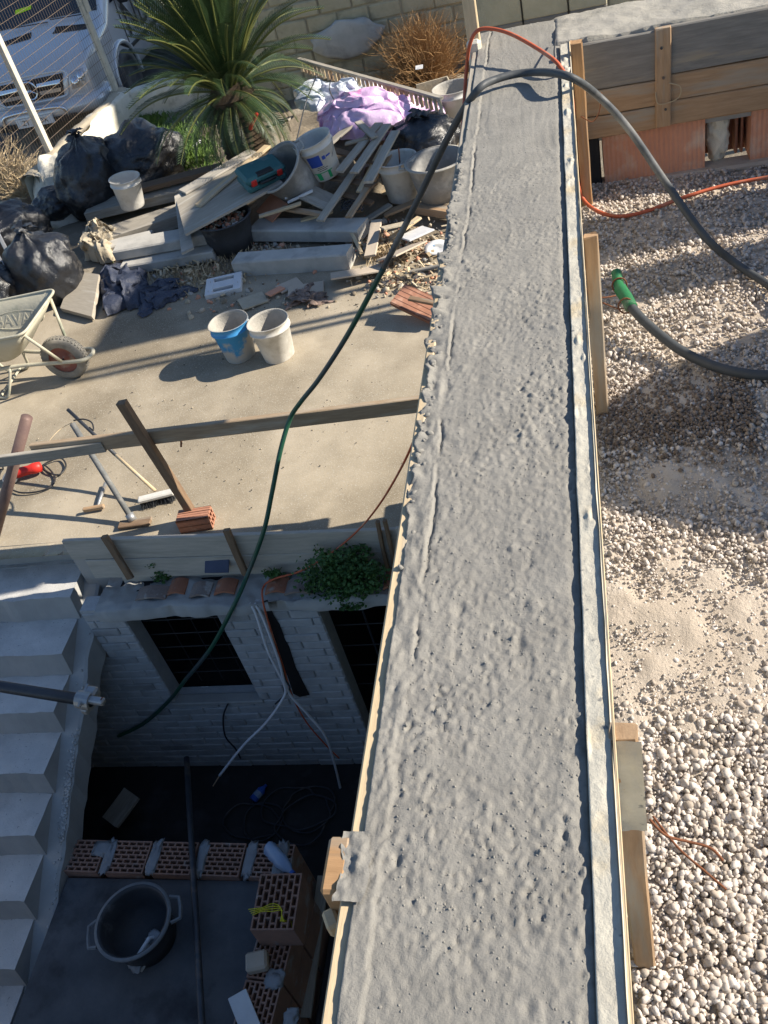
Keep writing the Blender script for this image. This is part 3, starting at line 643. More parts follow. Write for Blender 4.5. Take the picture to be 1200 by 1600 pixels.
# rooms behind the openings
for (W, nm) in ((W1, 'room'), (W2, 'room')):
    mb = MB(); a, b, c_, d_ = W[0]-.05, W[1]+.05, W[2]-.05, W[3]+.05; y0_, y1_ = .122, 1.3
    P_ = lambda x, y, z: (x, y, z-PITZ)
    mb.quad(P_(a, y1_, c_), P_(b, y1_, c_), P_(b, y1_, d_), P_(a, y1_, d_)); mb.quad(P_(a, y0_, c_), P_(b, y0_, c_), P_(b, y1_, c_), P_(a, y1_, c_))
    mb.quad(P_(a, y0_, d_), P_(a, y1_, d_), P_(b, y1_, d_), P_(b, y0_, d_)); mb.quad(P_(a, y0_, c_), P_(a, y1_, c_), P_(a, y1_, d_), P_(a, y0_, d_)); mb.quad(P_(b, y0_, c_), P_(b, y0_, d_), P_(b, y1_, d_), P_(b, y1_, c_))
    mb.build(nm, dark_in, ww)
sill = MB().box(((W1[0]+W1[1])/2, .02, W1[2]-PITZ-.006), (.66, .08, .03), None, .006).build('window_sill', conc_smooth, ww)
# barred gate frames in the openings
gr = thing('window_grille', 'dark iron bar grille inside the barred window under the ledge', 'grille', (0, PW+.14, 0))
for i in range(6): MB().tube([(W1[0], 0, W1[3]-.10-.135*i), (W1[1], 0, W1[3]-.10-.135*i)], .005, 6).build('bar', cord_black, gr)
for i in range(3): MB().tube([(W1[0]+.16+.16*i, .012, W1[3]), (W1[0]+.16+.16*i, .012, W1[2]+.025)], .004, 6).build('upright', cord_black, gr)
gr = thing('doorway_grille', 'dark iron bars across the tall doorway beside the beam', 'grille', (0, PW+.14, 0))
for i in range(5): MB().tube([(W2[0], 0, W2[3]-.14-.2*i), (W2[1], 0, W2[3]-.14-.2*i)], .005, 6).build('bar', cord_black, gr)
for i in range(4): MB().tube([(W2[0]+.2+.2*i, .012, W2[3]), (W2[0]+.2+.2*i, .012, PITZ)], .007, 6).build('upright', steel_d, gr)
nb_ = thing('notice_card', 'pair of small pale cards hung on the barred window', 'card', Yp(322, 1076, PW+.12))
box_obj('card', (-.014, 0, 0), (.022, .002, .05), paper, nb_, ch=0); box_obj('card', (.014, 0, 0), (.022, .002, .05), paper, nb_, ch=0)
# top of the wall: mortar ledge
xs = np.linspace(-3.12, -.40, 150); ys = np.linspace(3.47, 3.77, 20); X, Yg = np.meshgrid(xs, ys)
Zg = -.185+fbm(X*5, Yg*8, 4, 91)*.03+fbm(X*25, Yg*25, 3, 92)*.012
P = np.stack([X, Yg+np.where(Yg < 3.48, fbm(X*6, X*0, 3, 93)*.03, 0), Zg], -1); f_ = P[:1].copy(); f_[..., 2] = -.27
grid_obj('mortar_ledge', np.concatenate([f_, P], 0)-np.array([0, PW, PITZ]), conc_smooth, ww)
# chase cut down the wall between the openings
mb = MB(); pts = [Yp(x, y, PW-.0095) for (x, y) in [(409, 940), (418, 937), (428, 962), (437, 975), (446, 1000), (452, 1010), (462, 1042), (472, 1062), (484, 1086), (468, 1089), (458, 1084), (449, 1056), (440, 1035), (431, 1003), (421, 978)]]
mb.add(pts, [tuple(range(len(pts)))]); o = mb.build('wall_chase', dark_in, ww); o.matrix_parent_inverse = ww.matrix_world.inverted() if False else Matrix.Translation((0, -PW, -PITZ))

# ---- stair, steps cast on a sloping slab that is a little wider
st = thing('concrete_stair', 'wide raw concrete stair descending into the light well', 'stair', (0, 0, 0))
NST = 11; RISE = .175; GO = .307; XR0 = -3.33
def step_mesh(k):
    xr = XR0-.020*k; xl = -5.1; z = -.17-RISE*k; yn = 3.60-GO*k; yb = yn+GO+(.06 if k == 0 else .02)
    # tread with rough relief, sloped riser, triangular cheek
    nx, ny = 40, 8
    xs = np.linspace(xl, xr, nx); ys = np.linspace(yn, yb, ny); X, Yg = np.meshgrid(xs, ys)
    Zg = z+fbm(X*9, Yg*9+k*7, 3, 100+k)*.009+fbm(X*30, Yg*30+k*3, 2, 120+k)*.006
    P = np.stack([X, Yg, Zg], -1); P[0, :, 1] += fbm(xs*8, xs*0, 3, 140+k)*.012
    r1 = P[:1].copy(); r1[..., 1] -= .010; r1[..., 2] = z-RISE+.02; r1[..., 2] -= .02
    r1[..., 1] -= .016
    return P, r1
for k in range(NST):
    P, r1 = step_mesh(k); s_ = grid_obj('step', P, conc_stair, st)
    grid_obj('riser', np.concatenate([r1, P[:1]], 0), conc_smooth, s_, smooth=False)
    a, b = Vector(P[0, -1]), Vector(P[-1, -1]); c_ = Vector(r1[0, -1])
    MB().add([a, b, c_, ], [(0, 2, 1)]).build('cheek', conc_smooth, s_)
# sloping waist slab with a bare margin on the right
mb = MB(); ytop = 3.86; sl_ = RISE/GO
def zs_(y): return -.17-RISE-(3.60-y)*sl_+.004
xe = lambda y: -3.235-.052*(3.6-y)
prs = []
ys = np.linspace(-.9, 3.9, 90)
xo = np.array([xe(y)+.018*mnoise.noise(Vector((y*7, 0, 0)))+.010*mnoise.noise(Vector((y*23, 3, 0))) for y in ys])
zz_ = np.array([zs_(y) for y in ys])
P = np.stack([np.stack([np.full(90, -5.1), ys, zz_], -1), np.stack([xo-.16, ys, zz_+.006], -1), np.stack([xo-.02, ys, zz_+.006], -1), np.stack([xo, ys, zz_-.005], -1), np.stack([xo-.004, ys, zz_-.20], -1), np.stack([np.full(90, -5.1), ys, zz_-.20], -1)], 1)
grid_obj('waist_slab', P, conc_smooth, st, smooth=False)
# rubble crust stuck on the margin
g = np.random.default_rng(15); n = 420; y = np.concatenate([g.normal(2.65, .14, 240), g.normal(1.25, .10, 130), g.uniform(.3, 3.5, 50)]); 
x = np.array([xe(v) for v in y])-.012-np.abs(g.normal(0, .022, n)); z = np.array([zs_(v) for v in y])+.006
tag(lumps('cement_crumbs', np.stack([x, y, z], -1), g.uniform(.004, .013, n), 1, [conc_stair, conc_smooth], st, seed=8), kind='stuff')
# kerb strip + rubble at the head of the stair
# scaffold tube over the stair with its coupler
pA, pB = D(-40, 1066, 3.9), D(133, 1094, 3.75)
sp = thing('scaffold_tube', 'dark steel scaffold tube with a coupler, lying over the concrete stair', 'tube', pB)
MB().tube([pA-pB+(pA-pB)*1.2, pA-pB, Vector((0, 0, 0))], .024, 12).build('tube', steel_d, sp, smooth=True)
cp = MB(); dr = (pB-pA).normalized(); Rf = frame(dr)
cp.lathe([(.024, -.03), (.036, -.03), (.036, .03), (.024, .03)], 14, (0, 0, 0), Rf @ Matrix.Rotation(R_(90), 3, 'Y')); cp.box((.02, .03, .0), (.05, .05, .05), Rf, .008); cp.box((.05, -.01, .01), (.09, .03, .025), Rf, .005)
cp.tube([(0, -.05, .02), (0, .06, .02)], .008, 6); cp.box((-.01, .0, -.045), (.03, .06, .03), Rf, .005)
co = cp.build('coupler', steel, sp); MB().box((.085, -.01, .01), (.012, .02, .02), Rf, .003).build('nut', rust, co)

# ---- formwork panel along the head of the light well
fp = thing('shuttering', 'grey two-board formwork panel standing on the light well wall', 'panel', (-2.15, 3.70, 0))
def pan(x0, x1, z0, z1): return plank('board', (x0, 0, (z0+z1)/2), (x1, 0, (z0+z1)/2-.03*0), z1-z0-.004, .026, w_greyl, fp, up=(0, -1, 0), warp=.004)
b1 = plank('board', (-1.08, 0, .145), (1.08, .0, .035), .165, .026, w_greyl, fp, up=(0, -1, 0))
b2 = plank('board', (-1.0, -.002, -.02), (1.05, -.002, -.13), .16, .026, w_greyl, fp, up=(0, -1, 0))
b3 = plank('board', (-.85, .03, -.15), (1.0, .03, -.255), .10, .026, w_greyl, fp, up=(0, -1, 0))
def pb(px0, px1, Y0, Y1, w, mat, nm='batten'):
    p0, p1 = Yp(*px0, Y0), Yp(*px1, Y1); off = Vector((2.15, -3.70, 0)); return plank(nm, p0+off, p1+off, w, .028, mat, fp, up=(0, -1, 0))
pb((163, 838), (204, 903), 3.672, 3.63, .045, w_brown); pb((354, 828), (384, 896), 3.672, 3.64, .042, w_brown)
pb((590, 815), (606, 890), 3.672, 3.65, .022, w_brown); pb((601, 813), (617, 888), 3.672, 3.65, .022, w_brown)
box_obj('gusset', Vector(Yp(632, 830, 3.66))+Vector((2.15, -3.70, 0)), (.09, .02, .07), w_greyl, fp, ch=.003)
# terracotta ridge tiles left on the ledge
def roof_tile(px, w, d, mat, label, rot=0, grp=None):
    p = Z(px[0], px[1], -.165); t = thing('roof_tile', label, 'tile', p, rotz(rot), grp)
    mb = MB(); n = 8; vs = []; 
    for j in range(2):
        for i in range(n+1):
            a = -1+2*i/n; vs.append((a*w/2, (-d/2, d/2)[j], .018-.018*a*a*1.2+.004))
    o0 = len(vs); vs += [(x, y, z-.014) for x, y, z in vs]
    fs = [(i, i+1, n+2+i, n+1+i) for i in range(n)]+[(o0+i+1, o0+i, o0+n+1+i, o0+n+2+i) for i in range(n)]
    fs += [(i+1, i, o0+i, o0+i+1) for i in range(n)]+[(n+1+i, n+2+i, o0+n+2+i, o0+n+1+i) for i in range(n)]+[(0, n+1, o0+n+1, o0), (n, o0+n, o0+2*n+1, 2*n+1)]
    mb.add(vs, fs); mb.build('curved_tile', mat, t, smooth=False); return t
terra_g = M('grey_crusted_tile', (.20,.14,.12), (.26,.23,.21), scale=9, rough=.95, bump=.5, c3=(.42,.41,.39), s3=12, t3=(.55,.65))
roof_tile((238, 927), .20, .10, terra_g, 'long crusted roof tile at the end of the ledge beside the stair')
roof_tile((278, 917), .115, .12, terra_d, 'red roof tile on the ledge directly under the leafy weed')
roof_tile((314, 922), .13, .11, terra_g, 'grey crusted roof tile between two red ones on the ledge')
roof_tile((353, 917), .13, .11, terra_d, 'domed red roof tile on the ledge behind the green hose')
roof_tile((433, 915), .13, .12, terra_d, 'red roof tile on the ledge where the orange cable drops')
roof_tile((468, 917), .17, .11, terra_g, 'speckled grey roof tile on the ledge beside the big green weed')
roof_tile((614, 905), .10, .14, terra_d, 'brown roof tile on the ledge between the big weed and the beam')
sq = box_obj('slate_square', Yp(339, 884, 3.66)+Vector((0, 0, .0)), (.155, .008, .085), slate, None, Matrix.Rotation(-.9, 3, 'X') @ Matrix.Rotation(.05, 3, 'Y'), ch=.002)
tag(sq, 'dark blue square slate leaning on the grey formwork panel', 'tile')

# weeds
def leaves_mesh(name, n, rx, ry, rz, size, mat, parent, seed, loc=(0,0,0), droop=.0):
    g = np.random.default_rng(seed); 
    # clumps
    nc = max(4, n//40); cc = g.normal(0, .5, (nc, 3)); cc /= np.maximum(1, np.linalg.norm(cc, axis=1))[:, None]
    c = cc[g.integers(0, nc, n)]+g.normal(0, .17, (n, 3)); c = c*np.array([rx, ry, rz]); c[:, 2] = np.maximum(c[:, 2], -rz*.9)
    u = g.normal(size=(n, 3)); u[:, 2] *= .5; u /= np.linalg.norm(u, axis=1)[:, None]
    w = np.cross(u, g.normal(size=(n, 3))*.5+np.array([0, 0, 1.2])); w /= np.linalg.norm(w, axis=1)[:, None]
    nn = np.cross(u, w)
    s = size*g.uniform(.6, 1.25, n)[:, None]
    V = np.stack([c-u*s*.5, c+w*s*.38+nn*s*.06, c+u*s*.55-nn*s*.08, c-w*s*.38+nn*s*.06], 1)+np.array(loc)
    F = np.arange(n*4).reshape(n, 4)
    return tri_obj(name, V.reshape(-1, 3), F, mat, parent)
def weed(px, zz, n, rx, ry, rz, size, label, seed, name='weed_plant'):
    p = Z(px[0], px[1], zz); t = thing(name, label, 'plant', p)
    leaves_mesh('foliage', n, rx, ry, rz, size, leaf_weed, t, seed, (0, 0, rz*.8))
    mb = MB(); g = random.Random(seed)
    for i in range(9): mb.tube([(0, 0, -.02), (g.uniform(-.3, .3)*rx, g.uniform(-.3, .3)*ry, rz*.6), (g.uniform(-1, 1)*rx*.8, g.uniform(-1, 1)*ry*.8, rz*1.3)], [.004, .003, .0015], 4)
    mb.build('stem', leaf_weed, t); return t
weed((545, 915), -.17, 2600, .24, .13, .15, .026, 'dense dark green bushy weed on the ledge next to the beam', 21)
weed((560, 942), -.24, 420, .11, .07, .07, .022, 'green trailing weed hanging over the doorway below the bushy weed', 22)
weed((262, 905), -.17, 420, .10, .07, .09, .024, 'leafy bright weed on the ledge behind the red roof tile', 23)
weed((432, 905), -.17, 260, .075, .05, .05, .02, 'low green weed on the ledge under the orange cable', 24)
weed((300, 876), -.05, 60, .035, .03, .03, .022, 'small weed sprig on the panel foot left of the blue slate', 25)
weed((363, 893), -.16, 50, .03, .03, .03, .02, 'tiny weed sprig right of the blue slate', 26)
weed((285, 938), -.22, 60, .04, .03, .03, .022, 'small weed sprig drooping over the top of the barred window', 27)

# ---- slab with low hollow-brick walls and the mason's tub
SZ = -1.165
tag(MB().box((-2.62, .62, SZ-.06), (1.36, 3.3, .12), None, .004).build('lower_slab', M('darkened_slab', (.10,.106,.115), (.055,.06,.068), scale=3, rough=.8, bump=.3, bscale=30, c3=(.03,.032,.037), s3=2.2, t3=(.54,.66))), kind='structure')  # slab colour lowered to keep the light well dark
def perf_mesh(L, W_, H_, nr, ns, mat):
    """perforated brick: top face pierced by staggered slots"""
    xs = [-L/2]; ys = [-W_/2]; mb = MB(); web = .009
    pit_d = .05
    rows = nr; rh = (W_-web)/rows
    ysv = []
    for r in range(rows): ysv += [(-W_/2+web+r*rh, -W_/2+web+r*rh+rh-web)]
    cells = []
    top = H_/2
    def q(x0, x1, y0, y1, z): mb.add([(x0, y0, z), (x1, y0, z), (x1, y1, z), (x0, y1, z)], [(0, 1, 2, 3)])
    q(-L/2, L/2, -W_/2, -W_/2+web, top)
    for r, (y0, y1) in enumerate(ysv):
        q(-L/2, L/2, y1, y1+web, top)
        sw = (L-web)/ns; off = (sw/2 if r % 2 else 0); edges = []
        x = -L/2+web-off
        while x < L/2-web-.004:
            a, b = max(x, -L/2+web), min(x+sw-web, L/2-web)
            if b-a > .008: edges.append((a, b))
            x += sw
        px = -L/2
        for (a, b) in edges:
            q(px, a, y0, y1, top)
            mb.add([(a, y0, top), (b, y0, top), (b, y1, top), (a, y1, top), (a, y0, top-pit_d), (b, y0, top-pit_d), (b, y1, top-pit_d), (a, y1, top-pit_d)],
                   [(0, 4, 5, 1), (1, 5, 6, 2), (2, 6, 7, 3), (3, 7, 4, 0), (4, 7, 6, 5)])
            px = b
        q(px, L/2, y0, y1, top)
    h = -H_/2; a, b = L/2, W_/2
    mb.add([(-a, -b, h), (a, -b, h), (a, b, h), (-a, b, h), (-a, -b, top), (a, -b, top), (a, b, top), (-a, b, top)], [(0, 1, 5, 4), (1, 2, 6, 5), (2, 3, 7, 6), (3, 0, 4, 7), (0, 3, 2, 1)])
    return mb
BT = -1.12       # top of the laid bricks
terra_pit = M('dusty_dark_brick', (.33,.19,.14), (.25,.15,.115), scale=9, rough=.95, bump=.4, c3=(.34,.32,.30), s3=7, t3=(.56,.7))
hb = thing('perforated_brick_wall', 'low wall of perforated red bricks with mortar dabs edging the lower slab', 'wall', (0, 0, 0))
A0, A1 = Z(100, 1336, BT), Z(468, 1346, BT); dA = (A1-A0).normalized(); RA = frame(dA)
C0, C1 = Z(452, 1380, BT), Z(368, 1700, BT); dC = (C1-C0).normalized(); RC = frame(dC)
mortar_l = M('pale_mortar', (.30,.31,.325), (.22,.23,.24), scale=12, rough=.95, bump=.7, bscale=60, bdist=.01)
pm = perf_mesh(.245, .20, .185, 7, 5, terra)
first = None
def lay(c0, d, Rm, n, gap, courses):
    global first
    for i in range(n):
        for k in range(courses):
            p = c0+d*(.13+(.245+gap)*i); p = Vector((p.x, p.y, BT-.0925-.195*k))
            if first is None: first = pm.build('brick', terra_pit, hb); o = first
            else: o = first.copy(); COL.objects.link(o); o.parent = hb
            o.matrix_local = Matrix.Translation(p) @ Rm.to_4x4()
def dab(p, seed, sx=.05, sy=.11, mat=None, par=None):
    V0, F0 = ico(3); g = np.random.default_rng(seed); nz = np.array([mnoise.noise(Vector(v)*3+Vector((seed, 0, 0))) for v in V0])[:, None]
    V = np.sign(V0)*np.abs(V0)**np.array([.6, .5, 1.0])*np.array([sx*.62, sy*.95, .006])*(1+.5*nz); o = tri_obj('mortar_dab', V, F0, mat or mortar_l, par or hb, smooth=True); o.location = p; return o
nA = int((A1-A0).length/.26); gapA = ((A1-A0).length/nA)-.245
lay(A0, dA, RA, nA, gapA, 4)
for i in range(1, nA): dab(A0+dA*((.245+gapA)*i)+Vector((0, 0, .0)), 30+i)
dab(Z(160, 1326, BT), 41, .10, .05); dab(Z(438, 1345, BT), 42, .06, .12)
nC = 5; lay(C0, dC, RC, nC, .012, 4)
for i in (1, 3): dab(C0+dC*(.257*i), 50+i, .11, .05)
dab(Z(428, 1530, BT), 60, .08, .05); dab(Z(455, 1592, BT), 61, .06, .05)
# single perforated brick standing proud with yellow string
zb_ = BT+.19
p = Z(432, 1408, zb_); Rb = frame(Z(470, 1372, zb_)-Z(455, 1470, zb_)) 
rb = thing('perforated_brick', 'loose perforated brick wrapped with yellow string on the corner of the brick wall', 'brick', (p.x, p.y, BT))
o = perf_mesh(.30, .235, .19, 7, 5, terra).build('brick', terra_pit, rb, M4=Matrix.Translation((0, 0, .095)) @ Rb.to_4x4())
def onb(x, y): return Z(x, y, zb_+.004)-rb.matrix_world.translation
ys_ = MB()
for k in range(4): ys_.tube(catmull([onb(388+2*k, 1421+3*k), onb(410, 1418+2*k), onb(425, 1412+4*k), onb(437+k, 1416+2*k), onb(440, 1428), onb(438+2*k, 1440)], 5), .0022, 5)
gy = random.Random(3); q = onb(440, 1437)
for k in range(9): ys_.tube(catmull([q, q+Vector((gy.uniform(0, .03), gy.uniform(-.03, .01), -.03)), q+Vector((gy.uniform(.01, .06), gy.uniform(-.04, .03), -.09)), q+Vector((gy.uniform(0, .06), gy.uniform(-.05, .02), -.03))], 5), .002, 5)
tag(ys_.build('yellow_string', string_y, None, loc=rb.matrix_world.translation), 'tangle of yellow mason string draped over the loose perforated brick', 'string')
p = Z(402, 1503, BT+.03); tag(box_obj('stone_chunk', p, (.115, .10, .06), tile_b, None, rotz(.25), ch=.012), 'squarish beige stone chunk on the mortared brick wall', 'stone')
p = Z(382, 1582, BT+.02); tag(box_obj('pale_board', p, (.10, .21, .015), paper, None, rotz(.62) @ Matrix.Rotation(.12, 3, 'Y'), ch=.003), 'pale grey offcut of board lying across the end of the brick wall', 'board')
# crumpled water bottle
p = Z(437, 1342, BT+.04); bo = thing('water_bottle', 'crumpled pale blue plastic bottle lying on the corner of the brick wall', 'bottle', p, frame(Z(460, 1362, BT+.04)-Z(424, 1322, BT+.04)) @ Matrix.Rotation(R_(90), 3, 'Y'))
MB().lathe([(0, -.11), (.035, -.11), (.042, -.10), (.040, -.06), (.044, -.04), (.038, -.01), (.043, .02), (.036, .05), (.030, .08), (.014, .105), (.013, .12)], 16, jit=.10).build('bottle', pl_bottle, bo, smooth=True)
MB().lathe([(.015, .112), (.016, .132), (0, .133)], 12).build('cap', pl_cap, bo)
# tub
def tub(name, c, r0, r1, h, mat, label, tilt=None, wall=.006, residue_h=None, rimmat=None, handles=True):
    t = thing(name, label, 'tub', c, tilt)
    MB().lathe([(0, 0), (r0, 0), (r0+(r1-r0)*.5, h*.5), (r1, h), (r1+.018, h+.004), (r1+.018, h+.014), (r1-.004, h+.012), (r1-.010, h-.01), (r0+(r1-r0)*.5-.008, h*.5), (r0-.008, .012), (0, .012)], 40).build('body', mat, t, smooth=True)
    if rimmat: MB().lathe([(r1+.020, h+.003), (r1+.021, h+.015), (r1+.004, h+.017)], 40).build('rim', rimmat, t, smooth=True)
    if handles:
        for s_ in (0, math.pi):
            a = Matrix.Rotation(s_, 3, 'Z'); pts = [a @ Vector(v) for v in ((r1+.01, -.075, h), (r1+.06, -.06, h-.01), (r1+.065, 0, h-.012), (r1+.06, .06, h-.01), (r1+.01, .075, h))]
            MB().tube(pts, .011, 6).build('handle', rimmat or mat, t)
    return t
rim_g = M('tub_rim', (.20,.21,.22), (.13,.14,.15), scale=12, rough=.8, bump=.3)
c_ = Z(232, 1466, SZ)
tb = tub('mason_tub', c_, .162, .194, .21, pl_black, 'round black mason tub with two handles standing on the lower slab', Matrix.Rotation(.35, 3, 'Z'), rimmat=rim_g)
p = Vector((c_.x+.045, c_.y-.085, SZ+.05)); fl_ = thing('plasterer_float', 'cement-caked plasterer float lying inside the black tub', 'float', p, rotz(1.05) @ Matrix.Rotation(-.25, 3, 'Y'))
box_obj('plate', (0, 0, 0), (.20, .085, .014), residue, fl_, ch=.004); MB().tube([(-.075, 0, .005), (-.06, 0, .05), (.06, 0, .05), (.075, 0, .005)], .012, 8).build('handle', paper, fl_); dab(Vector((.07, 0, .02)), 71, .06, .04, par=fl_); dab(Vector((-.09, .01, .015)), 72, .05, .045, par=fl_)
# black pipe standing in the pit and leaning to the slab
tag(MB().tube([Z(318, 1600, SZ+.03), Z(290, 1185, -1.5)], .018, 10).build('long_pipe', steel_d, smooth=True), 'long thin black pipe lying across the brick wall beside the tub', 'pipe')
bpy.data.objects['long_pipe'].data.materials[0] = steel_d
a, b = Z(318, 1640, BT+.10), Z(300, 1330, BT+.02); c2 = b+(b-a)*.62; c2.z = max(c2.z, -1.6)
mb = MB(); mb.tube([a+(a-b)*.2, a, b, c2], .019, 10); old = bpy.data.objects['long_pipe']; me_old = old.data
n_ = mb.build('tmp', steel_d, smooth=True); old.data = n_.data; bpy.data.objects.remove(n_)
# boards and rubble on the pit floor, right of the brick wall
tplank('pit_board', Z(505, 1370, -1.5), Z(476, 1590, -1.5), .07, .025, w_grey, 'grey narrow board lying in the dark trench beside the brick wall', 'board')
tplank('pit_board', Z(523, 1375, -1.7), Z(500, 1590, -1.7), .05, .025, w_brown, 'thin brown board deeper in the trench beside the beam', 'board')
tplank('pit_board', Z(172, 1285, PITZ+.2), Z(206, 1240, PITZ+.24), .16, .03, w_grey, 'short grey board propped in the dark behind the brick wall', 'board')
# ledge that carries the trench boards
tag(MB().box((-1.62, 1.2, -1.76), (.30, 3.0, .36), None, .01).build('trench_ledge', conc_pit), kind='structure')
# cables on the pit floor
g = random.Random(12)
for (cx, cy, rr, mt, nm, lab, n) in ((470, 1270, .16, cord_black, 'cable_coil', 'loose coil of black cable on the light well floor', 3), (400, 1290, .13, cord_black, 'cable_coil', 'smaller black cable coil behind the perforated brick wall', 2)):
    c0 = Z(cx, cy, PITZ+.02); pts = []
    for k in range(n*14): a = 2*math.pi*k/14; r_ = rr*(1+.25*math.sin(k*.7)+g.uniform(-.08, .08)); pts.append(c0+Vector((r_*math.cos(a)*1.3+.04*math.sin(k*.21), r_*math.sin(a)+.05*math.sin(k*.13), .008*k/14)))
    hose(nm, pts, .006, steel_d, lab, 'cable', n=6, sm=4)
# white conduit cables hanging from the chase in the wall
hose('white_cable', [Yp(x, y, Y) for x, y, Y in ((390, 942, 3.49), (400, 960, 3.46), (420, 1020, 3.42), (445, 1072, 3.40), (440, 1095, 3.36), (415, 1130, 3.30), (380, 1165, 3.22), (343, 1212, 3.12))], .009, cord_white, 'white cable from the wall chase with a bare copper end swinging left', 'cable')
hose('white_cable', [Yp(x, y, Y) for x, y, Y in ((398, 942, 3.49), (412, 968, 3.46), (435, 1030, 3.42), (450, 1080, 3.40), (480, 1115, 3.38), (508, 1150, 3.36), (523, 1195, 3.34), (535, 1245, 3.30), (541, 1262, 3.25))], .009, cord_white, 'white cable from the wall chase trailing down to the light well floor', 'cable')
hose('grey_cable', [Yp(x, y, Y) for x, y, Y in ((402, 945, 3.485), (425, 1000, 3.46), (446, 1060, 3.44), (452, 1078, 3.42), (430, 1100, 3.42))], .006, steel_d, 'short grey cable between the two white ones in the wall chase', 'cable')
tag(MB().tube([Yp(343, 1212, 3.12), Yp(333, 1228, 3.10)], .004, 6).build('copper_end', M('copper', (.62,.42,.28), (.55,.36,.23), rough=.5, bump=0)), 'bare pale tip at the end of the left white cable', 'cable end')
hose('black_cable', [Yp(x, y, Y) for x, y, Y in ((356, 1100, 3.47), (349, 1120, 3.45), (352, 1150, 3.44), (368, 1170, 3.43), (376, 1185, 3.42))], .006, cord_black, 'thin black cable looping below the window sill', 'cable')
hose('grey_cable', [Z(582, 1225, -1.5), Z(570, 1240, -1.6), Z(563, 1270, -1.8), Z(560, 1290, -1.93)], .007, steel, 'grey cable end curling out from under the beam', 'cable')
p = Z(404, 1240, PITZ+.03); bo = thing('blue_bottle', 'small blue plastic bottle lying on the dark light well floor', 'bottle', p, frame(Z(428, 1215, PITZ)-Z(404, 1242, PITZ)) @ Matrix.Rotation(R_(90), 3, 'Y'))
MB().lathe([(0, -.06), (.03, -.06), (.03, .03), (.012, .06), (.012, .08), (0, .08)], 14).build('bottle', pl_cap, bo, smooth=True); MB().lathe([(.031, -.03), (.0315, .01)], 14).build('label', pl_bottle, bo)

# ================================================================== YARD
# ---- guard rail and stakes behind the panel
RZ = .66
ra = [Z(52, 703, RZ), Z(690, 628, RZ)]
tplank('guard_rail', ra[0], ra[1], .035, .095, w_rail, 'long weathered rail plank running from the leaning stakes to the beam', 'rail', warp=.006)
rb_ = [Z(-60, 724, RZ-.02), Z(166, 690, RZ-.02)]
off = Vector((0, -.036, 0)); tplank('guard_rail', rb_[0]+off, rb_[1]+off, .032, .075, w_grey, 'short grey rail plank overlapping the end of the long rail', 'rail')
s0, s1 = Z(308, 815, -.02), Yp(190, 628, 4.0); tplank('timber_stake', s0, s1, .055, .05, w_brown, 'dark square timber stake leaning behind the guard rail', 'stake', up=(0, -1, 0))
s0, s1 = Z(-12, 850, -.02), Yp(42, 652, 4.16)
tag(MB().tube([s0, s1], .035, 14).build('round_post', rust_pipe, smooth=True), 'reddish brown round post carrying the short grey rail', 'post')
tag(MB().tube([Z(283, 683, RZ-.06), Z(283, 698, RZ-.08)], .006, 6).build('rail_nail', rust), 'rusty nail sticking out under the long rail plank', 'nail')
hose('rail_tie', [rb_[0]*.75+rb_[1]*.25+Vector((.01, -.06, .05)), rb_[0]*.74+rb_[1]*.26+Vector((0, -.075, -.02)), rb_[0]*.72+rb_[1]*.28+Vector((0, -.04, -.06))], .004, cord_black, 'black wire tie around the short grey rail', 'wire')
# ---- tools
# shovel / scraper with thick grey handle
a, b = Z(207, 812, .03), Yp(113, 662, 4.45)
t = thing('flat_scraper', 'grey-handled floor scraper leaning on the short rail', 'scraper', a)
MB().tube([Vector((0, 0, 0)), b-a], .019, 10).build('handle', w_handle, t, smooth=True)
box_obj('blade', (0.02, -.02, -.012), (.22, .07, .02), w_brown, t, rotz(.08), ch=.004); MB().tube([Vector((0, 0, -.01)), (b-a)*.06], .028, 10).build('socket', steel, t, smooth=True)
a, b = Z(245, 772, .045), Yp(106, 640, 4.75)
t = thing('push_broom', 'push broom with white head and worn wooden handle on the yard slab', 'broom', a)
MB().tube([Vector((0, 0, .03)), (b-a)*.45], .012, 10).build('handle', w_pale, t, smooth=True); MB().tube([(b-a)*.45, b-a], .0125, 10).build('grip', steel_d, t, smooth=True)
e0, e1 = Z(216, 782, .06)-a, Z(272, 768, .06)-a; Rh = frame(e1-e0); box_obj('head', (e0+e1)/2, ((e1-e0).length, .055, .03), pl_white, t, Rh, ch=.008)
br = MB(); g = random.Random(5)
for i in range(260):
    u = g.uniform(-.5, .5)*((e1-e0).length-.01); w_ = g.uniform(-.022, .022); p0 = (e0+e1)/2+Rh @ Vector((u, w_, -.014)); p1 = p0+Vector((g.uniform(-.012, .012), g.uniform(-.018, .018)-.01, -.045))
    br.tube([p0, p1], .0018, 3, cap=False)
br.build('bristles', steel_d, t)
# mason hammer
a = Z(152, 793, .02); t = thing('mason_hammer', 'small mason hammer with pale handle lying on the yard slab', 'hammer', a)
b = Z(165, 755, .02)-a; MB().tube([Vector((0, 0, 0)), b*.5, b], [.010, .013, .012], 8).build('handle', steel, t, smooth=True)
e0, e1 = Z(130, 797, .03)-a, Z(163, 791, .03)-a; box_obj('head', (e0+e1)/2, ((e1-e0).length, .03, .03), w_tan, t, frame(e1-e0), ch=.006)
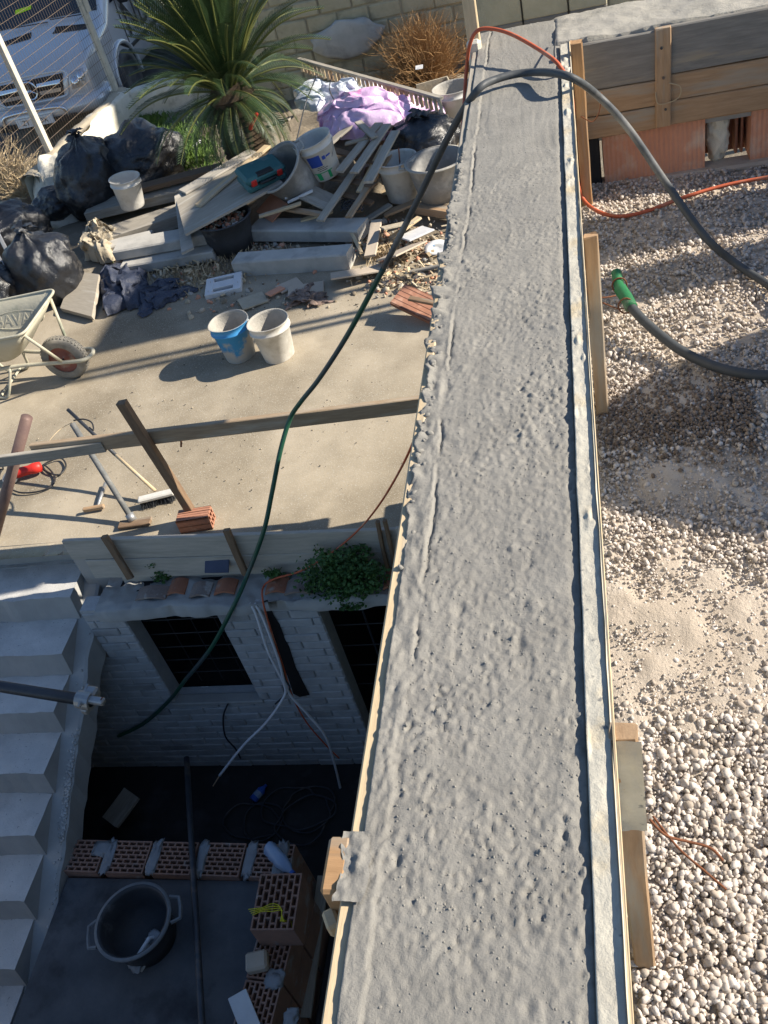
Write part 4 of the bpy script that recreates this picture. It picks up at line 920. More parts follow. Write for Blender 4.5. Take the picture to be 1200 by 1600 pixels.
# red angle grinder with cable
a = Z(42, 735, .05); t = thing('angle_grinder', 'red angle grinder lying behind the round post', 'power tool', a)
e = (Z(60, 730, .05)-a).normalized(); Rg = frame(e)
MB().lathe([(0, -.11), (.03, -.11), (.036, -.06), (.033, .02), (.040, .05), (.036, .10), (0, .11)], 14, (0, 0, 0), Rg @ Matrix.Rotation(R_(90), 3, 'Y')).build('body', pl_red, t, smooth=True)
MB().lathe([(0, -.006), (.06, -.006), (.06, .006), (0, .006)], 20, Rg @ Vector((-.13, 0, -.02)), Rg @ Matrix.Rotation(.3, 3, 'X')).build('disc', steel, t)
MB().tube([Rg @ Vector((-.09, -.02, 0)), Rg @ Vector((-.10, -.13, .0))], .014, 8).build('side_handle', cord_black, t); MB().box(Rg @ Vector((-.10, 0, 0)), (.06, .05, .05), Rg, .01).build('gear_head', steel, t)
hose('power_cord', [Z(*q, .012) for q in ((60, 732), (75, 722), (95, 716), (103, 728), (92, 742), (72, 736), (68, 726), (80, 736), (86, 748), (80, 760), (60, 768), (35, 770), (20, 766))], .006, cord_black, 'black power cord looping from the red grinder over the slab', 'cord')
hose('power_cord', [Z(*q, .012) for q in ((-10, 770), (0, 740), (5, 732), (0, 728), (-12, 735))], .006, cord_black, 'black cord loop beside the red grinder and the post', 'cord')
hose('wire_loop', [Z(*q, .5) for q in ((115, 657), (130, 655), (143, 660), (146, 672), (140, 668))], .005, cord_black, 'black wire loop hung on the scraper handle', 'wire')
hose('wire_loop', [Yp(113, 660, 4.45), Z(95, 670, .5), Z(80, 685, .55), Z(74, 695, .6)], .002, straw2, 'thin pale wire from the scraper to the short rail', 'wire')
# hollow brick behind the panel
def hollow_obj(name, c, L, W_, H_, Rm, mat, label, cat='brick'):
    t = thing(name, label, cat, c, Rm)
    mb = MB(); w = .012
    # ribbed tube with 2x3 cells open at both ends
    for (y, z, sy, sz) in ((0, H_/2-w/2, W_, w), (0, -H_/2+w/2, W_, w), (W_/2-w/2, 0, w, H_), (-W_/2+w/2, 0, w, H_), (0, 0, W_, w*.8), (W_/6, 0, w*.8, H_), (-W_/6, 0, w*.8, H_)):
        mb.box((0, y, z), (L, sy, sz), None, 0)
    for i in range(5): mb.box((0, -W_/2+W_*(i+.5)/5, H_/2+.001), (L-.004, W_*.1, .003), None, 0)
    mb.build('clay_body', mat, t); return t
p = Z(306, 812, .05); hollow_obj('hollow_brick', p, .21, .11, .10, rotz(.1), terra, 'orange hollow brick lying behind the grey panel beside the dark stake')
p = Z(636, 469, .26)
# leaning red hollow flat tile by the beam
tc0, tc1 = Z(622, 460, .16), Z(694, 494, .06); hollow_obj('flat_hollow_tile', (tc0+tc1)/2, (tc1-tc0).length, .20, .035, frame(tc1-tc0) @ Matrix.Rotation(.30, 3, 'X'), terra, 'red hollow clay tile tipped on edge beside the beam', 'tile')
tplank('splintered_lath', Z(640, 466, .19), Z(700, 478, .16), .05, .02, w_brown, 'brown splintered lath on top of the tipped red tile', 'lath')

# ---- buckets
def bucket(c, r0, r1, h, mat, label, tilt=None, inner=None, handle=True, rimc=None, fill=None, name='bucket', squash=0.0, hang_down=True):
    t = thing(name, label, 'bucket', c, tilt)
    MB().lathe([(0, 0), (r0*.97, 0), (r0, .01), (r0+(r1-r0)*.78, h*.78), (r1*1.035, h*.80), (r1*1.035, h*.83), (r1*.99, h*.84), (r1, h*.97), (r1*1.04, h*.98), (r1*1.04, h)], 32, jit=squash).build('body', mat, t, smooth=True)
    MB().lathe([(r1*1.04, h), (r1*.97, h), (r1*.96, h*.95), (r0*.96, .02), (0, .02)], 32, jit=squash).build('inside', inner or residue, t, smooth=True)
    if fill: MB().lathe([(0, h*fill+.01), (r0*.5, h*fill+.004), ((r0+(r1-r0)*fill)*.97, h*fill)], 24, jit=.01).build('dried_mix', residue, t, smooth=True)
    if handle:
        pts = []
        for i in range(13):
            a = math.pi*i/12; x = r1*1.05*math.cos(a); s_ = math.sin(a)
            pts.append((x, -r1*.98*s_*.55-.01 if hang_down else r1*s_*.25, h*.86-s_*h*.55 if hang_down else h*.86+s_*r1*.95))
        MB().tube(pts, .003, 5).build('handle', steel, t, smooth=True)
    return t
bucket(Z(377, 556), .115, .15, .315, pl_blue, 'dented cement-smeared bucket with worn blue paint on the yard slab', inner=residue, fill=.25, squash=.02, handle=False)
bucket(Z(437, 556), .118, .152, .315, pl_white, 'cement-crusted white bucket beside the blue one on the yard slab', inner=residue, fill=.3, squash=.012, handle=False)
bucket(Z(208, 322, .2), .12, .15, .30, pl_white, 'white bucket on the old planks in front of the bin bags', Matrix.Rotation(.10, 3, 'Y'), inner=pl_white, handle=False)
def label_patch(parent, r0, r1, h, z0, z1, a0, a1, mat, nm='label'):
    rr = lambda z: (r0+(r1-r0)*z/h)+.0015
    return MB().lathe([(rr(z0), z0), (rr(z1), z1)], 10, arc=(a0, a1)).build(nm, mat, parent, smooth=True)
wb = bucket(Z(512, 272, .33), .135, .175, .36, pl_white, 'white paint bucket with blue and green label on top of the rubbish heap', Matrix.Rotation(-.16, 3, 'Y') @ Matrix.Rotation(.08, 3, 'X'), inner=pl_white)
for (z0, z1, a0, a1, m_) in ((.155, .26, -2.0, -1.25, ink_blue), (.20, .235, -1.15, -.95, ink_blue), (.21, .225, -.9, -.6, ink_blue), (.02, .085, -1.9, -1.6, ink_green), (.02, .085, -1.15, -.95, ink_green), (.085, .093, -2.1, -.8, ink_green), (.125, .13, -1.7, -1.0, ink), (.108, .113, -1.6, -1.1, ink), (.14, .145, -1.65, -1.2, ink)):
    label_patch(wb, .135, .175, .36, z0, z1, a0, a1, m_)
bucket(Z(632, 308, .05), .145, .18, .37, pl_white, 'cement-streaked pale bucket with a stick beside the pallet wood', inner=pl_white, fill=.3)
sb = tub('mixing_tub', Z(690, 305, .10), .19, .25, .32, pl_grey, 'large cement-grey mixing tub on a wooden tray beside the beam', rimmat=residue); sb['category'] = 'tub'
bucket(Z(716, 190, .02), .14, .19, .34, pl_grey, 'lower cement-grey bucket of a nested pair near the dry bush', inner=residue)
bucket(Z(716, 190, .17), .145, .195, .34, pl_white, 'upper dusty bucket of a nested pair near the dry bush', inner=residue, handle=False)
tub('builder_tub', Z(484, 300, .20), .17, .235, .42, pl_grey, 'large cement-grey tub tipped over behind the green tool case', Matrix.Rotation(.3, 3, 'Z') @ Matrix.Rotation(-.55, 3, 'Y') @ Matrix.Rotation(.30, 3, 'X'), rimmat=residue)
tub('rubble_tub', Z(366, 388), .19, .24, .30, pl_black, 'black rubber tub of rubble under the plywood sheet', handles=False)
g = np.random.default_rng(2); n = 160; c0 = np.array(Z(366, 388)); aa = g.uniform(0, 6.28, n); rr = .20*np.sqrt(g.uniform(0, 1, n))
tag(lumps('tub_rubble', np.stack([c0[0]+rr*np.cos(aa), c0[1]+rr*np.sin(aa), .26+g.uniform(0, .03, n)], -1), g.uniform(.008, .03, n), 1, [residue, dirt, terra_d], seed=3, flat=.5), 'broken rubble heaped inside the black tub', 'rubble', kind='stuff')
tag(MB().tube([Z(627, 285, .15), Z(623, 232, .55)], .006, 6).build('stirring_stick', rust), 'thin rusty stick standing in the cement-streaked bucket', 'stick')
# ---- wheelbarrow
wc = Z(117, 588, .0); wb_ = thing('wheelbarrow', 'cement-caked wheelbarrow with red-rimmed wheel on the yard slab', 'wheelbarrow', wc)
ax = (Z(-60, 610)-Z(117, 588)).normalized()      # from wheel backwards to the handles
Rw = frame(ax)
Wr = .185
def lw(x, y, z): return Rw @ Vector((x, y, z))
wh = MB(); 
whl = MB().lathe([(.115, -.045), (.15, -.05), (.175, -.042), (Wr, -.02), (Wr+.002, 0), (Wr, .02), (.175, .042), (.15, .05), (.115, .045), (.115, -.045)], 36, lw(0, 0, Wr), Rw @ Matrix.Rotation(R_(90), 3, 'X')).build('wheel', tyre, wb_, smooth=True)
MB().lathe([(0, -.03), (.05, -.035), (.06, -.015), (.10, -.02), (.118, -.04), (.118, .04), (.10, .02), (.06, .015), (.05, .035), (0, .03)], 28, lw(0, 0, Wr), Rw @ Matrix.Rotation(R_(90), 3, 'X')).build('rim', rim_red, whl, smooth=True)
tr = MB()
for i in range(40):
    a = 2*math.pi*i/40
    for s_ in (-1, 1): tr.box(lw((Wr+.001)*math.cos(a), s_*.014, Wr+(Wr+.001)*math.sin(a)), (.012, .022, .008), Rw @ Matrix.Rotation(-a+math.pi/2, 3, 'Y') @ rotz(s_*.5), 0)
tr.build('tread', tyre, whl)
# tube frame: loops round the wheel front
fr = MB(); fr.tube(catmull([lw(1.25, -.27, .52), lw(.75, -.20, .28), lw(.35, -.10, .22), lw(-.05, -.085, Wr+.005), lw(-.20, -.075, Wr), lw(-.245, 0, Wr), lw(-.20, .075, Wr), lw(-.05, .085, Wr+.005), lw(.35, .10, .22), lw(.75, .20, .28), lw(1.25, .27, .52)], 6), .016, 10)
fr.build('frame', barrow, wb_, smooth=True)
MB().tube([lw(0, -.085, Wr), lw(0, .085, Wr)], .010, 8).build('axle', steel_d, wb_)
for s_ in (-1, 1):
    MB().tube([lw(-.02, s_*.085, Wr+.01), lw(.045, s_*.262, .565)], .013, 8).build('brace', barrow, wb_, smooth=True)
    MB().tube(catmull([lw(.42, s_*.12, .22), lw(.50, s_*.20, .03), lw(.58, s_*.20, .014), lw(.72, s_*.20, .03), lw(.82, s_*.21, .30)], 5), .012, 8).build('leg', barrow, wb_, smooth=True)
MB().tube([lw(.58, -.20, .02), lw(.58, .20, .02)], .010, 8).build('cross_bar', barrow, wb_)
# tray: lofted, front sloping
TR = []
def ring(x0, x1, hw0, hw1, z, dz0=0, dz1=0, n=6):
    pts = []; r_ = .09
    cs = [(x0, -hw0), (x1, -hw1), (x1, hw1), (x0, hw0)]
    for i, (cx, cy) in enumerate(cs):
        p_, q_ = Vector(cs[i-1]), Vector(cs[(i+1) % 4]); c_ = Vector((cx, cy)); d1 = (p_-c_).normalized(); d2 = (q_-c_).normalized()
        a_, b_ = c_+d1*r_, c_+d2*r_
        for k in range(n+1):
            t_ = k/n; pt = a_*(1-t_)**2+c_*2*t_*(1-t_)+b_*t_*t_
            u = (pt.x-x0)/(x1-x0); pts.append(lw(pt.x, pt.y, z+dz0*(1-u)+dz1*u))
    return pts
rings = [ring(.32, .80, .15, .14, .30), ring(.25, .85, .19, .19, .34), ring(.10, .98, .28, .27, .47, .02, 0), ring(.0, 1.06, .33, .31, .56, .05, 0)]
inn = [ring(.33, .79, .145, .135, .306), ring(.26, .84, .184, .184, .346), ring(.107, .973, .274, .264, .474, .02, 0), ring(.008, 1.052, .323, .303, .562, .05, 0)]
mb = MB(); N = len(rings[0])
seq = [rings[0], rings[1], rings[2], rings[3], inn[3], inn[2], inn[1], inn[0]]
mb.add([p for r_ in seq for p in r_], [(i*N+k, i*N+(k+1) % N, (i+1)*N+(k+1) % N, (i+1)*N+k) for i in range(7) for k in range(N)]+[tuple(range(N))[::-1], tuple(7*N+k for k in range(N))])
tray = mb.build('tray', barrow, wb_, smooth=True)
MB().tube(rings[3], .011, 8, closed=True).build('rolled_rim', barrow, tray, smooth=True)
# embossed lettering inside the far side of the tray
tm = text_mesh('BAVAR', .13, .004); tm.materials.append(barrow); lo = link('embossed_lettering', tm, tray)
c_ = lw(.40, -.245, .435) ; 
nrm = (lw(.5, -.19, .34)-lw(.5, -.30, .50)); upv = (lw(.5, -.30, .50)-lw(.5, -.20, .34)).normalized(); xv = (lw(0, 0, 0)-lw(1, 0, 0)).normalized(); zv = xv.cross(upv)
lo.matrix_local = Matrix.Translation(c_+zv*.004) @ Matrix((xv, upv, zv)).transposed().to_4x4()
ov = MB(); ov.tube([c_+zv*.004+xv*(.24*math.cos(a))+upv*(.07*math.sin(a)) for a in [2*math.pi*i/28 for i in range(28)]], .006, 6, closed=True); ov.build('embossed_oval', barrow, tray, smooth=True)
dp = MB(); V0, F0 = ico(3); dp.add([lw(.55+v[0]*.26, v[1]*.20, .325+v[2]*.03+.01*mnoise.noise(Vector(v)*4)) for v in V0], F0.tolist()); dp.build('dried_cement', residue, tray, smooth=True)

# ================================================================== RUBBISH HEAP
def bag(c, rx, ry, rz, label, seed, mat=None, knot=True, rot=0.0, name='rubbish_bag', lean=(0, 0)):
    t = thing(name, label, 'bag', c, rotz(rot))
    V, F = ico(5); out = []; sv = Vector((seed*1.7, seed*.9, seed*.3))
    for v in V:
        v = Vector(v); a = math.atan2(v.y, v.x); up = v.z
        r = 1+.16*mnoise.noise(v*1.5+sv)+.08*mnoise.noise(v*3.3+sv)
        r += .085*(1-abs(mnoise.noise(v*2.6+sv*1.3))*2)**3*.5+.05*(1-abs(mnoise.noise(v*5.5+sv))*2)**3*.6-.02
        x, y, z = v.x*r, v.y*r, v.z*r
        if knot and up > .1:
            k = (up-.1)/.9; r += math.sin(a*9+seed+2.5*mnoise.noise(v*1.8+sv))*.10*k*(1-k*.5)+math.sin(a*17+seed)*.05*k
            x, y = v.x*r, v.y*r
            if k > .72: s_ = 1-((k-.72)/.28)**.8*.86; x *= s_; y *= s_; z += ((k-.72)/.28)**2*.10
        elif not knot and up > 0:
            z *= .82+.25*mnoise.noise(Vector((v.x*1.8, v.y*1.8, seed)))
        z = max(z, -.72)
        out.append((x*rx+lean[0]*max(0, z), y*ry+lean[1]*max(0, z), (z+.72)*rz*.60))
    mb = MB(); mb.add(out, F.tolist()); o = mb.build('bag', mat or bag_black, t, smooth=True)
    if knot:
        top = max(out, key=lambda p: p[2]); fr_ = MB(); g = random.Random(seed)
        for i in range(11):
            a = 6.28*i/11+g.uniform(-.2, .2); el = g.uniform(.1, 1.1); L = g.uniform(.05, .13); d1 = Vector((math.cos(a), math.sin(a), el)).normalized()
            p0 = Vector(top)-Vector((0, 0, .025)); p1 = p0+d1*L*.5; p2 = p1+(d1+Vector((0, 0, -.7)))*L*.6
            w_ = Vector((-math.sin(a), math.cos(a), g.uniform(-.4, .4)))*.035
            fr_.add([p0-w_*.3, p0+w_*.3, p1+w_, p1-w_*.8, p2+w_*1.2, p2-w_*1.1, (p1+p2)/2+Vector((0, 0, .02))], [(0, 1, 2, 3), (3, 2, 6), (2, 4, 6), (4, 5, 6), (5, 3, 6)])
        fr_.build('knot', mat or bag_black, t)
    return t
bag(Z(90, 462), .34, .30, .62, 'full black rubbish bag with dusty belly, knotted, in front of the wheelbarrow', 1)
bag(Z(22, 400), .46, .38, .55, 'wide black rubbish bag slumped behind the dusty knotted one', 2, rot=.4)
bag(Z(160, 325), .38, .33, .72, 'tall black rubbish bag behind the white bucket', 3, rot=1.1, lean=(.05, 0))
bag(Z(232, 290), .48, .40, .70, 'large smooth black rubbish bag beside the grass and the palm', 4, knot=False, rot=.3)
bag(Z(98, 340), .26, .22, .36, 'small black rubbish bag between the wide and the tall one', 5, knot=False)
bag(Z(0, 492), .34, .30, .50, 'black rubbish bag partly hidden behind the grey steel bars', 6)
bag(Z(-8, 535), .28, .22, .30, 'low black rubbish bag beside the wheelbarrow tray', 9, knot=False)
bag(Z(668, 250, .1), .36, .30, .42, 'crumpled black rubbish bag below the lilac plastic sheet', 7, rot=.2)
def crumple(name, pts, label, cat, mat, h, seed, n=70, amp=1.0):
    """crumpled sheet draped over a footprint given by four ground points (corners in order)"""
    a, b, c, d = [np.array(p) for p in pts]
    u, v = np.meshgrid(np.linspace(0, 1, n), np.linspace(0, 1, n))
    P = a*(1-u)[..., None]*(1-v)[..., None]+b*u[..., None]*(1-v)[..., None]+c*u[..., None]*v[..., None]+d*(1-u)[..., None]*v[..., None]
    dome = (np.clip(1-(2*u-1)**2, 0, 1)*np.clip(1-(2*v-1)**2, 0, 1))**.4
    rid = 1-np.abs(fbm(u*4+seed, v*4, 2, seed))*5; rid2 = 1-np.abs(fbm(u*9+seed, v*9, 2, seed+3))*5
    H = dome*(h*(.62+.55*fbm(u*2.2, v*2.2, 3, seed+1))+amp*h*(.16*rid+.05*rid2))
    P[..., 2] += np.maximum(H, .006)+.004; P[..., 0] += fbm(u*5, v*5, 3, seed+5)*.13; P[..., 1] += fbm(u*5+9, v*5, 3, seed+6)*.13
    o = grid_obj(name, P, mat); return tag(o, label, cat)
crumple('crumpled_tarp', [Z(165, 492), Z(232, 478), Z(225, 408), Z(160, 425)], 'crumpled dark blue tarp bundle beside the beige board', 'tarp', tarp_blue, .20, 3)
crumple('crumpled_tarp', [Z(215, 498), Z(310, 455), Z(280, 440), Z(205, 455)], 'flat dark blue tarp end trailing over the slab edge', 'tarp', tarp_blue, .10, 4)
crumple('lilac_sheet', [Z(498, 216, .42), Z(700, 222, .26), Z(685, 165, .38), Z(500, 170, .48)], 'crumpled lilac and pink plastic sheet over the rubbish heap', 'plastic sheet', pl_purple, .34, 5, 120, .55)
crumple('pale_sheet', [Z(468, 175, .50), Z(600, 165, .45), Z(600, 140, .45), Z(470, 140, .50)], 'pale blue plastic sheet bundle behind the lilac one', 'plastic sheet', pl_sheet, .26, 6, 90, .7)
crumple('dirty_rag', [Z(455, 478), Z(508, 480), Z(500, 455), Z(460, 455)], 'dirty crumpled rag on the yard slab near the kerb stones', 'rag', cloth_b, .07, 8, 50)
# core of the heap that the loose pieces lie on
xs = np.linspace(-3.6, -1.3, 80); ys = np.linspace(7.8, 10.4, 80); X, Yg = np.meshgrid(xs, ys)
dm = np.exp(-(((X+2.45)/.75)**2+((Yg-9.0)/.75)**2)*.9); H = dm*.36*(1+.6*fbm(X*3, Yg*3, 4, 131))+fbm(X*12, Yg*12, 3, 132)*.03*np.clip(dm*3, 0, 1)-.03
tag(grid_obj('rubble_mound', np.stack([X, Yg, H], -1), dirt), 'mound of earth and rubble under the pallet wood', 'rubble', kind='stuff')
# ---- plywood, planks, case
a = [Z(274, 306, .32), Z(392, 232, .40), Z(443, 288, .42), Z(290, 368, .34)]
def sheet4(name, c4, t, mat, label, cat):
    n = (c4[1]-c4[0]).cross(c4[3]-c4[0]).normalized(); n = n if n.z > 0 else -n; cen = sum(c4, Vector())/4
    R = frame(((c4[2]+c4[1])/2-(c4[0]+c4[3])/2), n); Ri = R.transposed(); lp = [Ri @ (p-cen) for p in c4]
    top = [Vector((p.x, p.y, t/2)) for p in lp]; bot = [Vector((p.x, p.y, -t/2)) for p in lp]
    mb = MB(); mb.add(top+bot, [(0, 1, 2, 3), (7, 6, 5, 4), (0, 4, 5, 1), (1, 5, 6, 2), (2, 6, 7, 3), (3, 7, 4, 0)])
    o = mb.build(name, mat, None, M4=Matrix.Translation(cen) @ R.to_4x4()); fix_normals(o); return tag(o, label, cat)
sheet4('plywood_sheet', a, .02, w_ply, 'dusty plywood sheet tilted over the black rubble tub', 'plywood')
sheet4('narrow_board', [Z(273, 308, .335), Z(284, 303, .335), Z(303, 388, .20), Z(284, 397, .20)], .022, w_greyl, 'narrow grey board lying along the end of the plywood sheet', 'board')
tplank('thin_plank', Z(310, 322, .375), Z(418, 228, .46), .085, .025, w_pale, 'thin pale plank lying diagonally across the plywood', 'plank')
tplank('thin_plank', Z(285, 300, .36), Z(395, 236, .42), .16, .02, w_greyl, 'wide grey plank behind the thin pale one on the plywood', 'plank')
gc = Z(408, 272, .50); e = Z(436, 256, .50)-Z(381, 280, .50); Rg = frame(e, (0, -.25, 1))
t = thing('tool_case', 'teal power-tool case with red latches lying on the plywood', 'tool case', gc, Rg)
box_obj('lid', (0, .0, .045), (.40, .28, .075), pl_green, t, ch=.025); box_obj('base', (0, 0, -.03), (.395, .275, .07), pl_green, t, ch=.022)
box_obj('latch', (.13, -.13, .03), (.055, .035, .06), pl_red, t, ch=.008); box_obj('latch', (-.13, -.13, .03), (.055, .035, .06), pl_red, t, ch=.008)
MB().tube([(-.075, -.135, .01), (-.07, -.165, .02), (.07, -.165, .02), (.075, -.135, .01)], .013, 8).build('handle', cord_black, t, smooth=True); box_obj('recess', (0, -.1, .076), (.16, .07, .014), cord_black, t, ch=.004)
# ---- old planks behind
tplank('old_plank', Z(140, 330, .12), Z(330, 285, .16), .30, .09, w_grey, 'wide old plank carrying the white bucket', 'plank')
tplank('old_plank', Z(160, 375, .08), Z(300, 330, .10), .30, .12, w_grey, 'lower old plank beside the beige sack', 'plank')
tplank('old_plank', Z(200, 300, .22), Z(345, 262, .26), .16, .05, w_brown, 'dark old plank at the back below the large rubbish bag', 'plank')
# ---- kerb stones
def kerb(p0, p1, w, h, label, zc):
    p0, p1 = Vector(p0), Vector(p1); p0.z = p1.z = zc; _ps[0] += 1
    o = plank_mesh((p1-p0).length, w, h, .012, 8, .002, _ps[0]).build('kerb_stone', conc_kerb, None, M4=Matrix.Translation((p0+p1)/2) @ frame(p1-p0).to_4x4())
    tag(o, label, 'kerb stone')
kerb(Z(375, 424), Z(552, 412), .19, .15, 'grey concrete kerb stone at the edge of the slab, closest to the buckets', .065)
kerb(Z(403, 372), Z(572, 372), .24, .12, 'grey concrete kerb stone behind the first, below the pallet wood', .08)
kerb(Z(195, 415), Z(335, 390), .25, .10, 'upper pale kerb slab of the pair beside the tarp', .16)
kerb(Z(200, 422), Z(342, 398), .27, .10, 'lower pale kerb slab of the pair beside the tarp', .055)
kerb(Z(172, 398), Z(243, 382), .18, .12, 'short pale kerb piece next to the beige sack', .055)
hs = thing('holed_slab', 'white square slab with two slots lying at the slab edge', 'slab', Z(350, 446, .03), frame(Z(372, 440)-Z(328, 450)) @ Matrix.Rotation(.08, 3, 'X'))
mb = MB(); 
for (cx, cy, sx, sy) in ((-.125, 0, .07, .26), (.125, 0, .07, .26), (0, .115, .18, .03), (0, -.115, .18, .03), (0, 0, .18, .10)): mb.box((cx, cy, 0), (sx, sy, .045), None, .003)
mb.build('slab', paper, hs); MB().box((0, 0, -.012), (.2, .25, .012), None, 0).build('slot_floor', conc_pit, hs)
# beige board leaning, sack, steel bars
sheet4('beige_board', [Z(96, 484, .03), Z(145, 497, .03), Z(157, 432, .12), Z(118, 426, .12)], .045, w_ply, 'dappled beige board leaning on the bags behind the wheelbarrow', 'board')
crumple('cement_sack', [Z(138, 410, .0), Z(175, 408, .0), Z(180, 360, .12), Z(140, 365, .12)], 'stiff beige cement sack slumped beside the knotted bag', 'sack', sack_b, .30, 12, 50, .8)
for (q0, q1, lab) in (((-10, 352), (54, 474), 'grey steel bar leaning across the rubbish bags, upper of two'), ((-22, 368), (40, 478), 'grey steel bar leaning across the rubbish bags, lower of two')):
    tplank('steel_bar', Z(*q1, .04), Z(q0[0], q0[1], .55), .035, .03, steel, lab, 'bar')
# ---- broken pallet
pl = thing('broken_pallet', 'broken wooden pallet lying on the rubbish heap beside the white bucket', 'pallet', Z(565, 250, .3))
o0 = pl.matrix_world.translation
def pp(q0, q1, z0, z1, w, m_): plank('slat', Z(*q0, z0)-o0, Z(*q1, z1)-o0, w, .022, m_, pl)
for (q0, q1, z0, z1) in (((515, 225), (548, 195), .42, .50), ((530, 268), (592, 193), .42, .52), ((553, 270), (605, 195), .42, .52), ((575, 285), (618, 205), .40, .50)): pp(q0, q1, z0, z1, .09, w_ply)
for (q0, q1, z0, z1) in (((520, 235), (590, 255), .38, .38), ((505, 275), (585, 290), .30, .30), ((535, 198), (612, 200), .47, .47)): pp(q0, q1, z0, z1, .08, w_brown)
def dpl(q0, q1, z0, z1, w, mat, label, th=.022): tplank('broken_board', Z(*q0, z0), Z(*q1, z1), w, th, mat, label, 'board')
dpl((500, 345), (590, 215), .22, .46, .08, w_ply, 'long pale board sloping off the broken pallet')
dpl((545, 340), (612, 235), .20, .40, .07, w_tan, 'reddish board sloping off the pallet next to the long pale one')
dpl((478, 300), (520, 318), .30, .24, .22, w_grey, 'square grey board at the foot of the white paint bucket')
dpl((405, 338), (470, 318), .26, .28, .05, w_pale, 'thin strip of wood under the plywood edge')
dpl((440, 325), (505, 335), .24, .22, .07, w_tan, 'brown board end below the tipped tub')
dpl((560, 330), (575, 262), .18, .30, .05, w_brown, 'dark stick between the pallet and the streaked bucket')
dpl((578, 400), (588, 345), .06, .10, .10, tile_b, 'beige upright tile strip beside the kerb stone')
dpl((600, 335), (650, 315), .06, .10, .10, w_tan, 'brown board under the cement-streaked bucket')
dpl((655, 325), (720, 335), .06, .06, .12, w_tan, 'tan wooden tray edge below the mixing tub', .07)
dpl((440, 360), (540, 345), .04, .06, .12, w_grey, 'grey board flat in the dirt behind the rear kerb stone')
dpl((585, 305), (640, 290), .04, .10, .09, w_pale, 'pale board beside the pipes and the streaked bucket')
# tile pieces
def tilep(px, z, L, w, rot, tx, ty, mat, label): tag(box_obj('floor_tile', Z(*px, z), (L, w, .014), mat, None, rotz(rot) @ Matrix.Rotation(tx, 3, 'X') @ Matrix.Rotation(ty, 3, 'Y'), ch=.002), label, 'tile')
tilep((425, 325), .20, .30, .22, -.9, .45, .1, terra_pink, 'pink tile slab leaning under the plywood corner')
tilep((560, 425), .06, .46, .22, .25, -.25, .1, tile_b, 'long dusty floor tile tipped against the nearer kerb stone')
tilep((628, 392), .10, .36, .26, .95, -.35, .15, tile_b, 'ridged floor tile leaning in the debris beside the hose')
tilep((620, 352), .14, .26, .20, .4, -.3, .1, sack_b, 'pale broken tile on top of the debris below the streaked bucket')
tilep((650, 365), .08, .24, .24, .6, -.2, 0, paper, 'white broken tile behind the ridged floor tile')
tilep((395, 470), .02, .22, .2, .5, 0, .05, sack_b, 'pale tile fragment lying behind the two buckets')
tilep((430, 455), .04, .16, .07, .9, .1, .1, terra_pink, 'brick fragment on the slab beside the dirty rag')
tilep((478, 452), .025, .30, .16, .15, .05, .05, tile_b, 'flat pinkish tile fragment above the dirty rag')
tilep((452, 446), .02, .20, .14, .6, .06, .02, tile_b, 'small pinkish tile fragment beside the kerb stone end')
# steel pipes at the heap
for i, (q0, q1) in enumerate((((568, 305), (583, 262)), ((560, 300), (574, 258)))):
    a_, b_ = Z(*q0, .20), Z(*q1, .30); o = MB().lathe([(.030, 0), (.030, 1), (.024, 1), (.024, 0), (.030, 0)], 14).build('short_pipe', steel, smooth=True)
    dd = b_-a_; o.matrix_world = Matrix.Translation(a_) @ dd.to_track_quat('Z', 'Y').to_matrix().to_4x4() @ Matrix.Diagonal((1, 1, dd.length, 1)); tag(o, 'short open grey steel pipe lying in the pallet wood, %s of the pair' % ('front', 'rear')[i], 'pipe')
hose('wire_tangle', [Z(550+18*math.sin(k*1.9), 318+12*math.cos(k*2.3), .2+.02*math.sin(k)) for k in range(22)], .004, steel_d, 'tangle of black wire below the steel pipes', 'wire')
t = thing('broken_plate', 'broken white and blue plate in the dirt beside the beam', 'plate', Z(682, 390, .02), Matrix.Rotation(.15, 3, 'X'))
MB().lathe([(0, .004), (.06, .006), (.10, .02), (.10, .026), (.06, .012), (0, .010)], 24).build('plate', paper, t, smooth=True); MB().lathe([(.03, .0125), (.055, .0135)], 16, arc=(0, 2.2)).build('blue_mark', pl_blue, t)
tag(MB().tube([Z(364, 262, .10), Z(401, 178, .75)], .018, 10).build('red_pole', pl_red, smooth=True), 'red pole leaning up into the palm', 'pole')
# slatted strip lying over the plastic
sl0, sl1 = Z(466, 92, .72), Z(690, 154, .60)
t = thing('slatted_strip', 'long strip of short wooden slats lying across the back of the heap', 'slatted strip', (sl0+sl1)/2); c0 = t.matrix_world.translation
plank('rail', sl0-c0, sl1-c0, .05, .025, w_grey, t); nS = 34
for i in range(nS):
    u = (i+.5)/nS; p = sl0*(1-u)+sl1*u-c0; plank('slat', p+Vector((0, -.02, -.005)), p+Vector((.01, -.06, -.115)), .032, .012, w_tan if i % 3 else w_pale, t, up=(0, -1, .3), warp=.001)
# white open crate
t = thing('white_crate', 'small open white wooden crate beside the dry bush', 'crate', Z(685, 172, .05), rotz(.25))
for (c, s_) in (((0, .16, .13), (.34, .015, .26)), ((0, -.16, .10), (.34, .015, .20)), ((.165, 0, .13), (.015, .32, .26)), ((-.165, 0, .10), (.015, .32, .20)), ((0, 0, .012), (.33, .32, .02))): box_obj('panel', c, s_, sack_b, t, ch=.002)
tag(box_obj('white_scrap', Z(655, 105, .4), (.08, .06, .004), paper, None, Matrix.Rotation(.4, 3, 'X'), ch=0), 'white paper scrap caught in the dry bush', 'paper')
